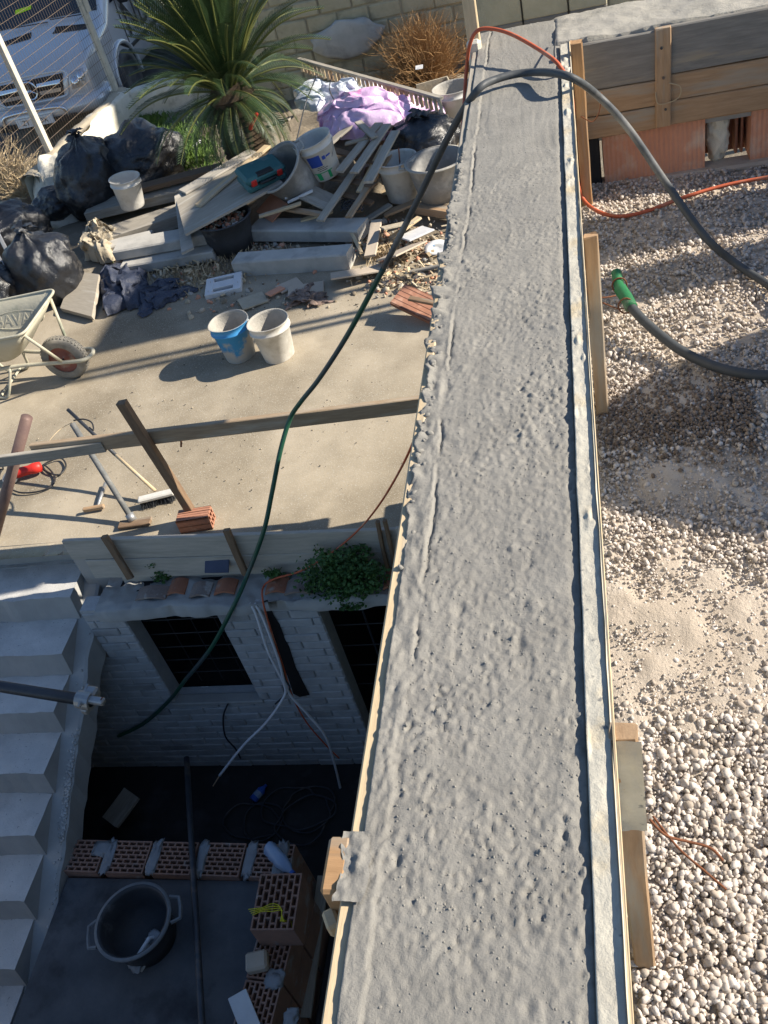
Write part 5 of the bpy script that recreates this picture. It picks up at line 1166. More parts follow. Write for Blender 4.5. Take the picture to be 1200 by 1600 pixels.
# ---- rubble and chips (nobody could count)
g = np.random.default_rng(33)
def scatter(n, boxes, r0, r1, zlo=.0):
    P = []; S = []
    for (cx, cy, sx, sy, k) in boxes:
        m_ = int(n*k); q = np.stack([g.normal(cx, sx, m_), g.normal(cy, sy, m_)], -1)
        for (x, y) in q: p = Z(x, y); P.append((p.x, p.y, zlo)); S.append(g.uniform(r0, r1) if g.uniform() < .85 else r1*1.6)
    return np.array(P), np.array(S)
P, S = scatter(900, [(400, 385, 30, 9, .12), (620, 440, 35, 12, .25), (640, 385, 35, 20, .25), (480, 390, 90, 12, .15), (560, 330, 40, 20, .15), (330, 430, 40, 15, .1), (420, 470, 60, 10, .05), (330, 470, 50, 12, .06)], .006, .022, .006)
tag(lumps('rubble_bits', P, S, 1, [residue, sack_b, tile_b, dirt, terra_pink], flat=.45, jit=.2, seed=17), 'scattered rubble bits and plaster chips around the kerb stones', 'rubble', kind='stuff')
P, S = scatter(700, [(350, 620, 200, 70, .6), (560, 560, 80, 60, .4), (250, 730, 140, 40, .3), (450, 480, 90, 12, .4), (620, 500, 30, 15, .2)], .001, .0036, .004)
tag(lumps('yard_grit', P, S, 1, [sack_b, dirt, conc_pit], flat=.5, jit=.2, seed=18), 'fine grit scattered on the sunlit yard slab', 'grit', kind='stuff')
# wood chips
V = []; F = []
for i in range(260):
    cx, cy, sx, sy = ((640, 438, 30, 9), (620, 400, 45, 22), (560, 330, 50, 25), (300, 430, 30, 12))[i % 4]; p = Z(g.normal(cx, sx), g.normal(cy, sy)); p.z = g.uniform(.01, .05)
    R = rotz(g.uniform(0, 6.28)) @ Matrix.Rotation(g.normal(0, .35), 3, 'X') @ Matrix.Rotation(g.normal(0, .35), 3, 'Y'); L, w_ = g.uniform(.02, .09), g.uniform(.006, .025); b = len(V)
    for q in ((-L, -w_, 0), (L, -w_*.6, 0), (L*.8, w_, 0), (-L*.9, w_, 0)): V.append(p+R @ Vector(q)*.6)
    for q in ((-L, -w_, .004), (L, -w_*.6, .004), (L*.8, w_, .004), (-L*.9, w_, .004)): V.append(p+R @ Vector((q[0], q[1], .008))*.6)
    F += [(b, b+1, b+2, b+3), (b+4, b+5, b+6, b+7), (b, b+1, b+5, b+4), (b+1, b+2, b+6, b+5), (b+2, b+3, b+7, b+6), (b+3, b, b+4, b+7)]
mb = MB(); mb.v = V; mb.f = F; mb.m = [0]*len(F); tag(mb.build('wood_chips', w_pale), 'wood chips and splinters in the dirt around the heap', 'wood chips', kind='stuff')

# ---- more loose timber and scraps, each its own thing
for (q0, q1, z0, z1, w, m_, lab) in (
    ((598, 228), (560, 300), .44, .28, .05, w_pale, 'narrow pale slat across the pallet slats'),
    ((540, 225), (575, 215), .48, .50, .06, w_tan, 'short tan offcut lying on the pallet'),
    ((528, 300), (582, 318), .26, .18, .07, w_brown, 'brown offcut below the pallet end'),
    ((610, 320), (570, 345), .10, .06, .08, w_grey, 'grey offcut between pallet and streaked bucket'),
    ((520, 330), (470, 345), .16, .14, .06, w_pale, 'pale splintered offcut behind the rear kerb stone'),
    ((445, 310), (480, 290), .30, .34, .03, paper, 'white plastic strip sticking out below the tipped tub'),
    ((450, 316), (488, 298), .28, .33, .03, paper, 'second white plastic strip beside the first below the tub'),
    ((585, 215), (560, 190), .52, .55, .07, w_grey, 'grey plank end under the lilac sheet'),
    ((420, 195), (455, 185), .40, .46, .10, w_grey, 'grey board behind the tipped tub near the palm'),
    ((655, 340), (612, 372), .06, .05, .06, w_pale, 'pale lath in the sunlit dirt by the hose'),
    ((690, 415), (640, 425), .03, .03, .04, w_grey, 'thin grey lath at the foot of the beam'),
    ((500, 205), (478, 235), .42, .36, .12, w_grey, 'weathered board between the paint bucket and the palm'),
    ((600, 260), (612, 300), .30, .14, .04, w_tan, 'tan stick leaning beside the steel pipes'),
    ((565, 395), (545, 355), .08, .12, .03, w_pale, 'thin lath crossing the rear kerb stone end')):
    tplank('timber_offcut', Z(*q0, z0), Z(*q1, z1), w, .02, m_, lab, 'offcut')
hose('straw_rope', [Z(495, 118, .8), Z(478, 160, .62), Z(468, 200, .5), Z(462, 225, .45)], .006, steel_d, 'dark strap over the pale plastic bundle', 'strap')
hose('straw_rope', [Z(520, 115, .78), Z(515, 140, .66), Z(530, 170, .60)], .006, steel_d, 'second dark strap over the pale plastic bundle', 'strap')


# ================================================================== BOUNDARY, PLANTS, VAN
# low plastered wall with fence
lwl = thing('low_wall', 'low white plastered boundary wall with tan sunlit coping under the fence', 'wall', (0, 0, 0))
wa, wb2 = Vector((-5.82, 9.3, 0)), Vector((-5.58, 11.75, 0))
def wall_run(a, b, th, h, mat, nm, par, seed):
    d = b-a; L = d.length; Rm = frame(d); n = int(L/.05); m_ = 10
    # rounded lumpy section swept along the wall
    sec = [(-th/2, -.05), (-th/2, h*.5), (-th/2, h-.03), (-th/2+.03, h), (0, h+.004), (th/2-.03, h), (th/2, h-.03), (th/2+.01, h*.5), (th/2+.02, -.05)]
    P = np.zeros((n+1, len(sec), 3))
    for i in range(n+1):
        for j, (y, z) in enumerate(sec):
            x = L*i/n; k = .03*mnoise.noise(Vector((x*2.1, y*6+seed, z*3)))+.012*mnoise.noise(Vector((x*9, y*15, z*9+seed)))
            v = a+Rm @ Vector((x, y+k*(1 if y > 0 else -1), z+k*.7)); P[i, j] = v[:]
    return grid_obj(nm, P, mat, par)
wall_run(wa, wb2, .22, .42, plaster, 'plaster', lwl, 1)
wall_run(wb2+Vector((.0, .0, 0)), Vector((-3.3, 12.15, 0)), .22, .40, plaster, 'plaster', lwl, 5)
cop = wall_run(wa+Vector((-.03, 0, .385)), wb2+Vector((-.03, 0, .385)), .20, .05, sack_b, 'coping', lwl, 9)
# fence: posts and wire panels
fc = thing('wire_fence', 'wire mesh fence with pale steel posts on the low white wall', 'fence', (0, 0, 0))
P1, P2 = Vector((-5.85, 9.93, .40)), Vector((-5.66, 11.70, .40))
P0 = P1-(P2-P1)*1.0; P3 = P2+(P2-P1)*.62
post_m = M('pale_post', (.62,.58,.48), (.52,.485,.40), scale=9, rough=.7, bump=.15, c3=(.40,.36,.29), s3=9)
for q in (P1, P2):
    plank('post', q-Vector((0, 0, .1)), q+Vector((0, 0, 1.62)), .085, .06, post_m, fc, up=(1, 0, 0), warp=.001)
rust_wire = M('fence_wire', (.20,.15,.11), (.14,.11,.085), scale=20, rough=.7, bump=0, metal=.3)
def wires(a, b, nm, z0, z1):
    mb = MB(); d = b-a; L = d.length
    k = 0; z = z0
    while z <= z1: mb.tube([a+Vector((0, 0, z)), (a+b)/2+Vector((0, 0, z-.006)), b+Vector((0, 0, z))], .0026, 4, cap=False); z += .10
    n = int(L/.05)
    for i in range(n+1): p = a+d*(i/n); mb.tube([p+Vector((.003, 0, z0)), p+Vector((.003, 0, z1))], .0016, 4, cap=False)
    o = mb.build(nm, rust_wire, fc); tag(o, kind='stuff'); return o
wires(P0, P1, 'wire_mesh', .03, 1.5); wires(P1, P2, 'wire_mesh', .03, 1.5); wires(P2, P2+(P3-P2)*.32, 'wire_mesh', .03, 1.5)
plank('stub', P2+Vector((.07, -.02, .95)), P2+Vector((.07, -.02, 1.22)), .05, .03, post_m, fc, up=(0, -1, 0))
# plaster lump at the foot of the post, old pipe
pf = thing('plaster_footing', 'lumpy white plaster footing around the base of the nearer fence post', 'footing', (-5.72, 9.62, 0))
V0, F0 = ico(4); V = np.array([Vector(v)*(1+.22*mnoise.noise(Vector(v)*1.7)+.08*mnoise.noise(Vector(v)*4)) for v in V0])*np.array([.24, .42, .48]); V[:, 2] = np.maximum(V[:, 2]+.02, -.05); tri_obj('plaster', V, F0, plaster, pf, smooth=True)
pf = thing('plaster_footing', 'spilled white plaster lump between the fence footing and the bags', 'footing', (-5.6, 9.15, 0))
V = np.array([Vector(v)*(1+.25*mnoise.noise(Vector(v)*1.9+Vector((4, 0, 0)))) for v in V0])*np.array([.30, .28, .30]); V[:, 2] = np.maximum(V[:, 2], -.05); tri_obj('plaster', V, F0, plaster, pf, smooth=True)
# dry vine twigs at the left
def twig_bush(name, c, n, R, H, mat, label, seed, thick=.004, spread=1.0, part='twigs', cat='bush', kinks=4):
    t = thing(name, label, cat, c); g = random.Random(seed); mb = MB()
    for i in range(n):
        a = g.uniform(0, 6.28); r_ = R*math.sqrt(g.random())*.35; p = Vector((r_*math.cos(a), r_*math.sin(a), 0)); th = g.gauss(0, .62*spread); ph = g.uniform(0, 6.28)
        d = Vector((math.sin(th)*math.cos(ph), math.sin(th)*math.sin(ph), abs(math.cos(th)))); L = H*g.uniform(.55, 1.1); pts = [p]
        for k in range(kinks): d = (d+Vector((g.gauss(0, .22), g.gauss(0, .22), g.gauss(0, .16)))).normalized(); p = p+d*(L/kinks); pts.append(Vector((p.x, p.y, max(p.z, .01))))
        mb.tube(pts, [thick*(1-.75*k/kinks) for k in range(kinks+1)], 3, cap=False)
        if g.random() < .8:
            for s_ in range(2):
                b = pts[g.randint(1, kinks-1)]; dd = (d+Vector((g.gauss(0, .6), g.gauss(0, .6), g.gauss(0, .4)))).normalized(); q = b+dd*L*.3; mb.tube([b, (b+q)/2+Vector((g.gauss(0, .02), 0, g.gauss(0, .02))), q], [thick*.6, thick*.5, thick*.25], 3, cap=False)
    mb.build(part, mat, t); return t
db = twig_bush('dry_bush', Z(668, 138), 1100, .45, .78, straw, 'dry brown twiggy bush in front of the block wall', 3, .0042, 1.15)
twig_bush('dry_vine', Z(10, 290, .1), 170, .5, .6, straw2, 'heap of pale dry vine twigs at the foot of the fence', 4, .009, 2.0, kinks=6)
twig_bush('dry_vine', Z(45, 300, .1), 90, .4, .45, straw2, 'smaller tuft of dry twigs beside the white footing', 5, .008, 2.0, kinks=6)
# sago palm
pc = Z(403, 282); sp_ = thing('sago_palm', 'large sago palm with arching green fronds behind the rubbish heap', 'palm', pc)
mb = MB(); pr_ = [(0, -.05)]
for i in range(15): z = .05*i; pr_ += [(.20+.015*math.sin(i*1.3), z), (.235, z+.02)]
pr_ += [(.2, .85), (.235, .87), (.16, .98), (0, 1.0)]; mb.lathe(pr_, 24, jit=.03).build('trunk', palm_trunk, sp_, smooth=False)
def frond_mesh(L, sag, seed):
    g = random.Random(seed); pts = []; n = 26
    for i in range(n+1):
        u = i/n; pts.append(Vector((L*(u-.10*sag*u*u), 0, L*(.10*u-sag*.55*u*u*u))))
    mb = MB(); mb.mat(leaf_rachis).tube(pts, [.012*(1-.8*i/n)+.002 for i in range(n+1)], 5); mb.mat(leaf_palm)
    for i in range(2, n*2):
        u = i/(n*2); k = u*n; i0 = min(int(k), n-1); p = pts[i0].lerp(pts[i0+1], k-i0); t = (pts[i0+1]-pts[i0]).normalized(); up = t.cross(Vector((0, -1, 0))); up = up if up.z > 0 else -up
        ln = .225*math.sin(math.pi*(.12+.83*u))**.7*g.uniform(.88, 1.08)
        for s_ in (-1, 1):
            d = (t*(.45+.5*u)+Vector((0, s_, 0))*.85+up*.42).normalized(); w_ = t*.0052; tip = p+d*ln+up*(-.03*ln/.2); mid = p+d*ln*.5+up*.006
            mb.add([p-w_*.7, p+w_*.7, mid+w_, tip, mid-w_], [(0, 1, 2, 4), (4, 2, 3)])
    return mb
frs = [frond_mesh(1.14, s_, i) for i, s_ in enumerate((.10, .24, .40, .65))]
fmesh = []
for i, m_ in enumerate(frs):
    o = m_.build('frond', None, sp_); fmesh.append(o)
g = random.Random(8); NF = 125
for i in range(NF):
    u = i/NF; el = R_(87-66*u**1.25+g.uniform(-6, 6)) if u < .9 else R_(12-25*(u-.9)*10+g.uniform(-8, 8)); az = i*2.39996+g.uniform(-.2, .2); kind = min(3, int(u*4))
    if i < 4: o = fmesh[i]; el = R_((74, 50, 25, 2)[i]); kind = i
    else: o = fmesh[kind].copy(); COL.objects.link(o); o.parent = sp_
    s_ = g.uniform(.88, 1.18)*(1.12-.30*u)
    o.matrix_local = Matrix.Translation((.07*math.cos(az), .07*math.sin(az), .93)) @ Matrix.Rotation(az, 4, 'Z') @ Matrix.Rotation(-el, 4, 'Y') @ Matrix.Rotation(g.uniform(-.3, .3), 4, 'X') @ Matrix.Scale(s_, 4)
for i in range(34):
    o = fmesh[3].copy(); COL.objects.link(o); o.parent = sp_; az = i*2.39996+.5; el = R_(g.uniform(-70, -8)); s_ = g.uniform(.42, .66)
    o.matrix_local = Matrix.Translation((.12*math.cos(az), .12*math.sin(az), .86)) @ Matrix.Rotation(az, 4, 'Z') @ Matrix.Rotation(-el, 4, 'Y') @ Matrix.Scale(s_, 4)
# grass and weeds left of the palm
def grass(px_boxes, n, h, seed, label, mat, nm='grass'):
    g = np.random.default_rng(seed); V = []; 
    for (cx, cy, sx, sy, k) in px_boxes:
        for i in range(int(n*k)):
            p = np.array(Z(g.normal(cx, sx), g.normal(cy, sy))); a = g.uniform(0, 6.28); hh = h*g.uniform(.4, 1.2); d = np.array([math.cos(a), math.sin(a), 0]); s_ = np.array([-math.sin(a), math.cos(a), 0])*.005
            b = d*hh*g.uniform(.1, .7); V += [p-s_, p+s_, p+b*.5+s_*.8+[0, 0, hh*.6], p+b+[0, 0, hh*g.uniform(.6, 1)]]
    V = np.array(V); F = np.arange(len(V)).reshape(-1, 4); return tag(tri_obj(nm, V, F, mat), label, 'grass', kind='stuff')
grass([(260, 235, 30, 22, .6), (225, 200, 16, 16, .4), (310, 250, 15, 12, .2)], 7000, .13, 3, 'bright green grass and weeds between the low wall and the palm', leaf_grass)
grass([(540, 105, 18, 14, .5), (690, 205, 8, 8, .25), (170, 400, 5, 6, .1)], 900, .09, 4, 'small tufts of green weeds by the block wall and the heap', leaf_grass, 'weed_tufts')
grass([(400, 405, 50, 8, .35), (300, 430, 40, 12, .5), (600, 395, 16, 10, .3)], 1500, .07, 5, 'dry grass in the dirt between the kerb stones', straw2, 'dry_grass')
for i, (q, n, lab) in enumerate((((205, 185), 260, 'light green leafy weed growing at the low white wall'), ((250, 250), 300, 'green leafy weed in the grass beside the large rubbish bag'))): 
    t = weed(q, 0, n, .16, .16, .16, .035, lab, 40+i); t.children[0].data.materials[0] = leaf_grass
tag(MB().tube([Z(285, 252, .03), Z(312, 222, .05)], .03, 8).build('white_pipe', paper, smooth=True), 'short white pipe lying in the grass by the palm', 'pipe')
# tuff block boundary wall behind
mortar_y = M('ochre_mortar', (.40,.355,.255), (.31,.275,.20), scale=8, rough=.95, bump=.5, bscale=40)
tw = thing('boundary_wall', 'yellowish tuff block wall behind the palm and the dry bush', 'wall', (0, 11.55, -.05))
MB().box((-.9, .105, .75), (6.4, .22, 1.5), None, .01).build('masonry', mortar_y, tw)
g = random.Random(6); pb_ = [MB().box((0, 0, 0), (.36, .09, .163), None, .014).build('block', tuff, tw)]; k = 0
for r in range(8):
    for c_ in range(17):
        x = -3.95+.375*c_+(.19 if r % 2 else 0)
        o = pb_[0] if k == 0 else pb_[0].copy()
        if k: COL.objects.link(o); o.parent = tw
        k += 1; o.location = (x+g.uniform(-.006, .006), .02+g.uniform(-.010, .008), .085+.178*r); o.rotation_euler = (0, g.uniform(-.012, .012), g.uniform(-.015, .015))
pp_ = thing('cement_patch', 'grey cement render patch on the tuff block wall', 'patch', (-2.55, 11.46, .55))
V0, F0 = ico(3); V = np.array([Vector(v)*(1+.3*mnoise.noise(Vector(v)*2)) for v in V0])*np.array([.42, .035, .2]); tri_obj('render', V, F0, conc_kerb, pp_, smooth=True)

# ---- van
VX, VY = -6.70, 11.55; HW = .86
van = thing('parked_van', 'silver parked van facing the yard behind the wire fence', 'van', (VX, VY, -.02))
def vsec(y, zb_, zt, w, rt):
    """cross section polygon of the body at distance y behind the nose"""
    pts = []
    for (x, z) in ((w*.90, zb_), (w*.985, zb_+.10), (w, zb_+.30), (w*.985, zt-rt*1.6)): pts.append((x, z))
    for i in range(7): a = (math.pi/2)*i/6; pts.append((w*.985-rt*.9+rt*.9*math.cos(a), zt-rt+rt*math.sin(a)))
    pts.append((w*.4, zt+.012)); pts.append((0, zt+.02))
    full = pts+[(-x, z) for x, z in pts[-2::-1]]
    return [(x, y, z) for x, z in full]
secs = [vsec(.02, .42, .70, .70, .10), vsec(.06, .36, .80, .78, .11), vsec(.16, .32, .88, .83, .11), vsec(.40, .30, .965, .85, .11), vsec(.75, .30, 1.04, .87, .10), vsec(.92, .30, 1.07, .87, .10), vsec(1.02, .30, 1.13, .87, .14), vsec(1.45, .30, 1.50, .865, .22), vsec(1.9, .30, 1.84, .845, .26), vsec(2.2, .30, 1.90, .84, .24), vsec(4.6, .30, 1.90, .84, .22), vsec(4.8, .35, 1.75, .80, .2)]
mb = MB(); N = len(secs[0]); mb.add([p for s_ in secs for p in s_], [(i*N+k, i*N+k+1, (i+1)*N+k+1, (i+1)*N+k) for i in range(len(secs)-1) for k in range(N-1)]+[tuple(range(N)), tuple((len(secs)-1)*N+k for k in range(N))[::-1]]+[(i*N, (i+1)*N, (i+1)*N+N-1, i*N+N-1) for i in range(len(secs)-1)])
body = mb.build('body', van_paint, van, smooth=True); fix_normals(body)
md = body.modifiers.new('split', 'EDGE_SPLIT'); md.split_angle = R_(40)
from mathutils.bvhtree import BVHTree
_bv = BVHTree.FromPolygons([v.co.copy() for v in body.data.vertices], [list(p.vertices) for p in body.data.polygons])
def decal(nm, c4, mat, par, axis='y', off=.008, n=10, smooth=True):
    """sheet laid on the body: the four corners are given across the body and dropped onto its surface"""
    c4 = [Vector(c) for c in c4]; P = np.zeros((n+1, n+1, 3)); last = None
    for j in range(n+1):
        for i in range(n+1):
            u, v = i/n, j/n; q = c4[0]*(1-u)*(1-v)+c4[1]*u*(1-v)+c4[2]*u*v+c4[3]*(1-u)*v
            o_, d_ = {'y': (Vector((q.x, -2, q.y)), Vector((0, 1, 0))), 'z': (Vector((q.x, q.y, 4)), Vector((0, 0, -1))), 'x': (Vector((3, q.x, q.y)), Vector((-1, 0, 0)))}[axis]
            h = _bv.ray_cast(o_, d_); p = h[0]-d_*off if h[0] is not None else (last or o_); last = p; P[j, i] = p[:]
    if axis == 'z': P = P[:, ::1]
    return grid_obj(nm, P, mat, par, smooth)
ws_ = decal('windscreen', [(-.76, 1.08), (.76, 1.08), (.68, 1.85), (-.68, 1.85)], glass_d, van, 'z', .008)
decal('side_window', [(1.30, 1.18), (2.3, 1.18), (2.3, 1.62), (1.75, 1.62)], glass_d, van, 'x')
box_obj('wiper', (-.2, 1.03, 1.19), (.55, .012, .012), van_dark, van, Matrix.Rotation(.04, 3, 'Y')); box_obj('wiper', (.36, 1.03, 1.19), (.5, .012, .012), van_dark, van, Matrix.Rotation(.04, 3, 'Y'))
decal('hivis_strip', [(-.42, 1.20), (-.18, 1.22), (-.18, 1.26), (-.42, 1.25)], neon, van, 'z', .014, 4)
for s_ in (-1, 1): decal('hood_vent', [(s_*.16, .84), (s_*.66, .80), (s_*.64, .93), (s_*.18, .97)], van_dark, van, 'z', .006, 6)
gl = decal('grille', [(-.42, .56), (.42, .56), (.50, .80), (-.50, .80)], van_dark, van, 'y', .010)
for z in (.635, .725):
    for s_ in (-1, 1): o = decal('chrome_bar', [(s_*.12, z-.022), (s_*(.40+.3*(z-.6)), z-.022), (s_*(.42+.3*(z-.6)), z+.022), (s_*.12, z+.022)], chrome, gl, 'y', .028, 5)
eb = MB(); fy = _bv.ray_cast(Vector((.05, -2, .69)), Vector((0, 1, 0)))[0].y-.03
eb.tube([(.105*math.cos(a), fy, .69+.105*math.sin(a)) for a in [2*math.pi*i/32 for i in range(32)]], .011, 8, closed=True)
for k in range(3):
    a = math.pi/2+k*2*math.pi/3; d = Vector((math.cos(a), 0, math.sin(a))); w_ = Vector((-math.sin(a), 0, math.cos(a)))*.018; c0 = Vector((0, fy, .69)); eb.add([c0+w_-Vector((0, .004, 0)), c0-w_-Vector((0, .004, 0)), c0+d*.1, c0+Vector((0, -.016, 0))], [(0, 3, 2), (3, 1, 2), (0, 2, 1)])
eb.build('emblem', chrome, gl, smooth=False)
pts = []
for (x, z) in ((-.42, .545), (0, .535), (.42, .545), (.50, .62), (.535, .72), (.525, .81), (.3, .83), (0, .835), (-.3, .83), (-.525, .81), (-.535, .72), (-.50, .62)):
    h = _bv.ray_cast(Vector((x, -2, z)), Vector((0, 1, 0)))[0]; pts.append(h if h is not None else Vector((x, .1, z)))
MB().tube(catmull(pts+[pts[0]], 5), .020, 8).build('grille_surround', van_paint, gl, smooth=True)
for s_ in (-1, 1):
    hl = decal('headlight', [(s_*.555, .60), (s_*.74, .62), (s_*.80, .80), (s_*.60, .80)], lamp_gl, van, 'y', .010)
    for (x, z, r_) in ((.64, .69, .05), (.72, .73, .045)):
        h = _bv.ray_cast(Vector((s_*x, -2, z)), Vector((0, 1, 0)))[0]; MB().lathe([(0, .012), (r_*.8, .02), (r_, .006), (r_*1.08, .0)], 18, h+Vector((0, -.012, .006)), Matrix.Rotation(R_(60), 3, 'X')).build('lamp_bowl', chrome, hl, smooth=True)
bp_ = MB(); bp_.tube(catmull([(-.86, .40, .42), (-.82, .08, .42), (-.5, -.04, .42), (0, -.07, .42), (.5, -.04, .42), (.82, .08, .42), (.86, .40, .42)], 6), .10, 10); bp = bp_.build('bumper', van_paint, van, smooth=True)
bp.scale = (1, 1, 1)
MB().box((0, -.13, .335), (1.1, .06, .075), None, .01).build('lower_intake', van_dark, bp)
MB().tube(catmull([(-.45, -.12, .28), (-.43, -.16, .45), (-.25, -.18, .50), (.25, -.18, .50), (.43, -.16, .45), (.45, -.12, .28)], 6), .022, 10).build('nudge_bar', chrome, bp, smooth=True)
npz = box_obj('number_plate', (0, -.19, .375), (.52, .012, .11), plate_w, van, ch=.003)
tm = text_mesh('ZT IINDX', .085, .001); tm.materials.append(ink); lo = link('plate_text', tm, npz); lo.matrix_local = Matrix.Translation((0, -.008, 0)) @ Matrix.Rotation(R_(90), 4, 'X')
# wheels and arches
for s_ in (-1, 1):
    for yy in (1.10, 3.9):
        wv = MB().lathe([(.19, -.10), (.30, -.11), (.33, -.08), (.335, 0), (.33, .08), (.30, .11), (.19, .10)], 32, (s_*.76, yy, .335), Matrix.Rotation(R_(90), 3, 'Y')).build('wheel', cord_black, van, smooth=True)
        MB().lathe([(0, .09), (.06, .10), (.10, .08), (.19, .10)], 24, (s_*.76, yy, .335), Matrix.Rotation(R_(90)*s_, 3, 'Y')).build('rim', steel, wv, smooth=True)
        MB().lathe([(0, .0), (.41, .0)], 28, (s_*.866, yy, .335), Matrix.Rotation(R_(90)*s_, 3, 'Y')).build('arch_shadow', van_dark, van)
        pts = [(s_*.872, yy+.42*math.cos(a), .335+.42*math.sin(a)) for a in [R_(-12+204*i/20) for i in range(21)]]; MB().tube(pts, .030, 8).build('arch_lip', van_paint, van, smooth=True)
        # tyre face in front of the arch
        MB().lathe([(0, .02), (.08, .025), (.19, .015), (.20, .03), (.31, .03), (.33, .0)], 28, (s_*.872, yy, .335), Matrix.Rotation(R_(90)*s_, 3, 'Y')).build('wheel_face', pl_black, wv, smooth=True)
for yy in (1.45, 2.5, 3.4): box_obj('door_seam', (.866, yy, .85), (.006, .012, 1.05), van_dark, van, ch=0)
box_obj('side_trim', (.868, 2.5, .60), (.02, 2.2, .05), van_dark, van, ch=.006)
MB().box((.95, 1.55, 1.22), (.16, .10, .22), None, .03).build('mirror', van_dark, van)
tm = text_mesh('NBAK', .62, .001); tm.materials.append(ink); lo = link('graffiti', tm, van); lo.matrix_local = Matrix.Translation((.874, 2.35, .88)) @ Matrix.Rotation(R_(90), 4, 'Z') @ Matrix.Rotation(R_(90), 4, 'X')

# ================================================================== HOSES AND CABLES
big = [Z(1260, 490, 1.90), Z(1200, 445, 1.875), Z(1150, 412, 1.89)]
big += [Yp(1100, 368, 3.02), Yp(1040, 285, 3.2), Yp(985, 205, 3.36), Yp(940, 155, 3.46)]
big += [Z(890, 120, ZB+.055), Z(830, 113, ZB+.03), Z(775, 124, ZB+.035), Z(742, 146, ZB+.025)]
d0 = depth(big[-1]); d1 = depth(Z(455, 655, RZ+.08))
big += hang([(742, 146), (700, 215), (650, 318), (600, 418), (545, 520), (500, 590), (470, 628), (453, 655)], d0, d1)[1:]
MBh = hose('black_hose', big[:14], .0135, hose_blk, 'thick grey-black hose arching from the pumice over the beam', 'hose', n=10)
dn = [Z(453, 655, RZ+.08)]+hang([(453, 655), (438, 705), (425, 770), (412, 830)], d1, depth(Yp(412, 830, 3.66)))[1:]+[Yp(388, 895, 3.60), Yp(366, 945, 3.46), Yp(330, 1012, 3.42), Yp(290, 1062, 3.44), Yp(264, 1095, 3.48), Yp(225, 1130, 3.46), Yp(185, 1150, 3.45)]
MB_ = hose('green_hose', big[13:]+dn[1:], .0135, hose_grn, 'dark green hose running down over the rail and panel into the light well', 'hose', n=10)
# tied hose end on the pumice
t = thing('tied_hose', 'black hose with a bright green bound end lying on the pumice', 'hose', Z(975, 465, 1.9))
o0 = t.matrix_world.translation
pth = [Z(x, y, z)-o0 for x, y, z in ((985, 478, 1.93), (1010, 505, 1.91), (1060, 545, 1.885), (1110, 570, 1.875), (1160, 583, 1.87), (1210, 586, 1.87), (1290, 580, 1.87))]
MB().tube(catmull(pth, 8), .0155, 10).build('hose', hose_blk, t, smooth=True)
MB().tube(catmull([Z(963, 425, 1.97)-o0, Z(968, 448, 1.95)-o0, Z(980, 468, 1.94)-o0, Z(986, 480, 1.93)-o0], 6), [.017]*7+[.022]*12, 10).build('green_end', pl_brgreen, t, smooth=True)
for (x, y, z) in ((968, 446, 1.95), (978, 478, 1.935)):
    c0 = Z(x, y, z)-o0; MB().tube([c0+Vector((.024*math.cos(a), .012*math.sin(a)*.6, .024*math.sin(a))) for a in [2*math.pi*i/14 for i in range(14)]], .003, 5, closed=True).build('wire_tie', rust, t)
hose('rusty_wire', [Z(900, 438, 2.05), Z(915, 450, 2.0), Z(920, 460, 1.98), Z(940, 465, 1.97), Z(962, 462, 1.96)], .0026, rust, 'rusty twisted wire from the batten to the green hose end', 'wire')
hose('rusty_wire', [Z(918, 462, 1.98), Z(940, 472, 1.95), Z(965, 482, 1.93), Z(980, 480, 1.93)], .0022, rust, 'thin lower rusty wire between the batten and the green hose end', 'wire')
hose('rusty_wire', [Z(1015, 1280, 1.80), Z(1040, 1305, 1.79), Z(1075, 1315, 1.775), Z(1110, 1325, 1.77), Z(1130, 1345, 1.765)], .003, rust, 'bent rusty wire lying on the large pebbles by the batten', 'wire')
hose('rusty_wire', [Z(1020, 1275, 1.80), Z(1060, 1325, 1.78), Z(1100, 1360, 1.77), Z(1135, 1390, 1.76)], .0025, rust, 'straight rusty wire crossing the pebbles beside the bent one', 'wire')
hose('tie_wire', [Yp(940, 145, 3.46), Yp(936, 175, 3.5), Yp(925, 190, 3.6), Yp(908, 182, 3.7)], .0022, rust, 'twisted rusty tie wire around the arching hose', 'wire')
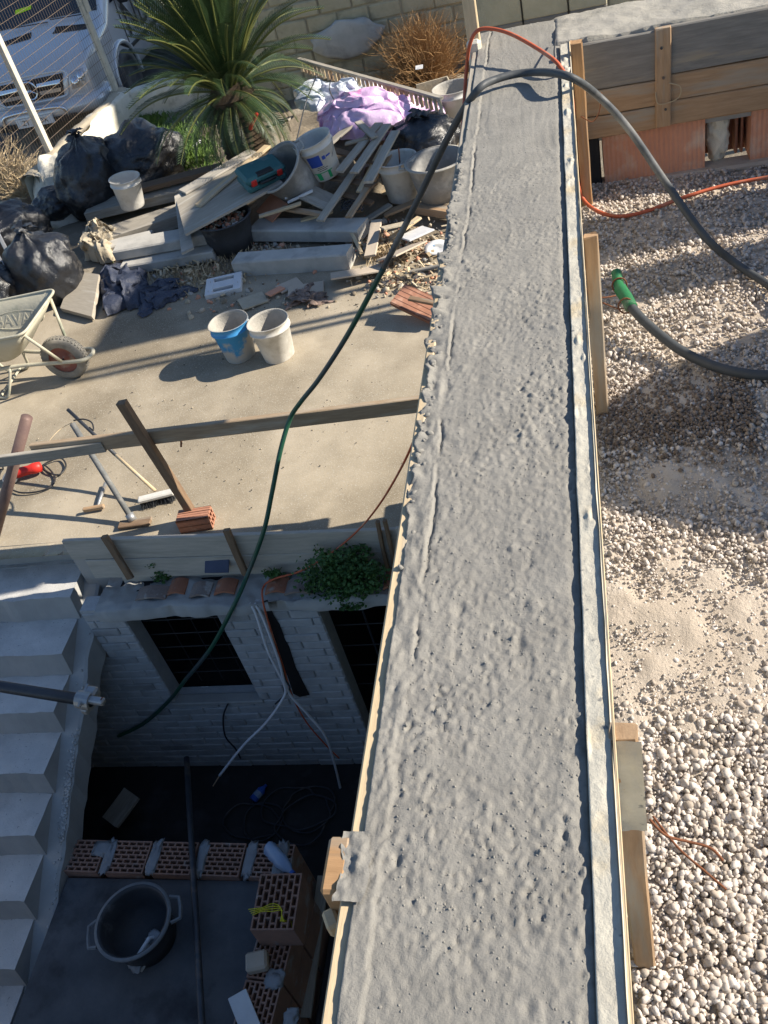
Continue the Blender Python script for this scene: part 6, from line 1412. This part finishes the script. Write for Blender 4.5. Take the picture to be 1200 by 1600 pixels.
# orange cable: up the outer face, over the corner, down to the pumice
cab = [Xp(706, 412, -.46), Xp(716, 300, -.455), Xp(722, 215, -.45), Xp(728, 120, -.44), Z(734, 70, ZB+.05), Z(750, 46, ZB+.10), Z(790, 50, ZB+.09), Z(840, 76, ZB+.06), Z(876, 105, ZB+.03), Yp(893, 150, 3.63), Yp(896, 210, 3.65), Yp(899, 260, 3.62), Z(908, 305, 1.9), Z(930, 328, 1.872), Z(965, 338, 1.868), Z(1010, 330, 1.866), Z(1070, 308, 1.866), Z(1140, 288, 1.868), Z(1230, 272, 1.87)]
hose('orange_cable', cab, .0075, cord_orange, 'orange cable looped over the far corner of the beam onto the pumice', 'cable')
c2 = [Xp(683, 560, -.47), Xp(676, 600, -.52)]+hang([(676, 600), (660, 655), (630, 725), (595, 785), (560, 828)], depth(Xp(676, 600, -.52)), depth(Yp(560, 828, 3.66)))[1:]+[Yp(515, 866, 3.63), Yp(470, 892, 3.60), Z(430, 904, -.10), Z(412, 916, -.13), Yp(411, 940, 3.44), Yp(425, 990, 3.45), Yp(442, 1040, 3.44), Yp(458, 1090, 3.44), Yp(480, 1130, 3.43), Yp(510, 1165, 3.42), Yp(530, 1185, 3.40)]
hose('red_cable', c2, .0055, cord_orange, 'thin reddish cable sagging from the beam over the panel into the light well', 'cable')
# curl of wire on the beam edge
hose('beam_wire', [Z(868, 62, ZB+.02), Z(866, 80, ZB+.05), Z(868, 98, ZB+.03)], .003, steel_d, 'short dark rebar end sticking out of the far corner of the beam', 'rebar')

# ---- groups for repeats
GR = {'rubbish_bag': 'black rubbish bags in the yard', 'bucket': 'builder buckets about the yard', 'kerb_stone': 'loose concrete kerb stones', 'roof_tile': 'roof tiles on the light well ledge', 'timber_offcut': 'timber offcuts on the rubbish heap',
      'broken_board': 'broken boards on the rubbish heap', 'floor_tile': 'broken tiles in the debris', 'weed_plant': 'weeds about the yard', 'formwork_batten': 'upright battens along the beam', 'formwork_board': 'formwork boards along the beam', 'old_plank': 'old planks beside the bags',
      'guard_rail': 'guard rail planks', 'thin_plank': 'planks on the plywood sheet', 'pit_board': 'boards in the light well', 'white_cable': 'white cables in the light well', 'rusty_wire': 'rusty wires on the pumice', 'steel_bar': 'steel bars across the bags', 'crumpled_tarp': 'dark blue tarp pieces',
      'short_pipe': 'short pipes in the pallet wood', 'shadow_pier': 'added piers shading the pumice floor', 'plaster_footing': 'plaster footings by the fence', 'dry_vine': 'dry vine twigs by the fence', 'power_cord': 'black cords by the grinder', 'cable_coil': 'cable coils in the light well'}
for o in list(COL.objects):
    if o.parent is None and 'category' in o and o.name.split('.')[0] in GR: o['group'] = GR[o.name.split('.')[0]]
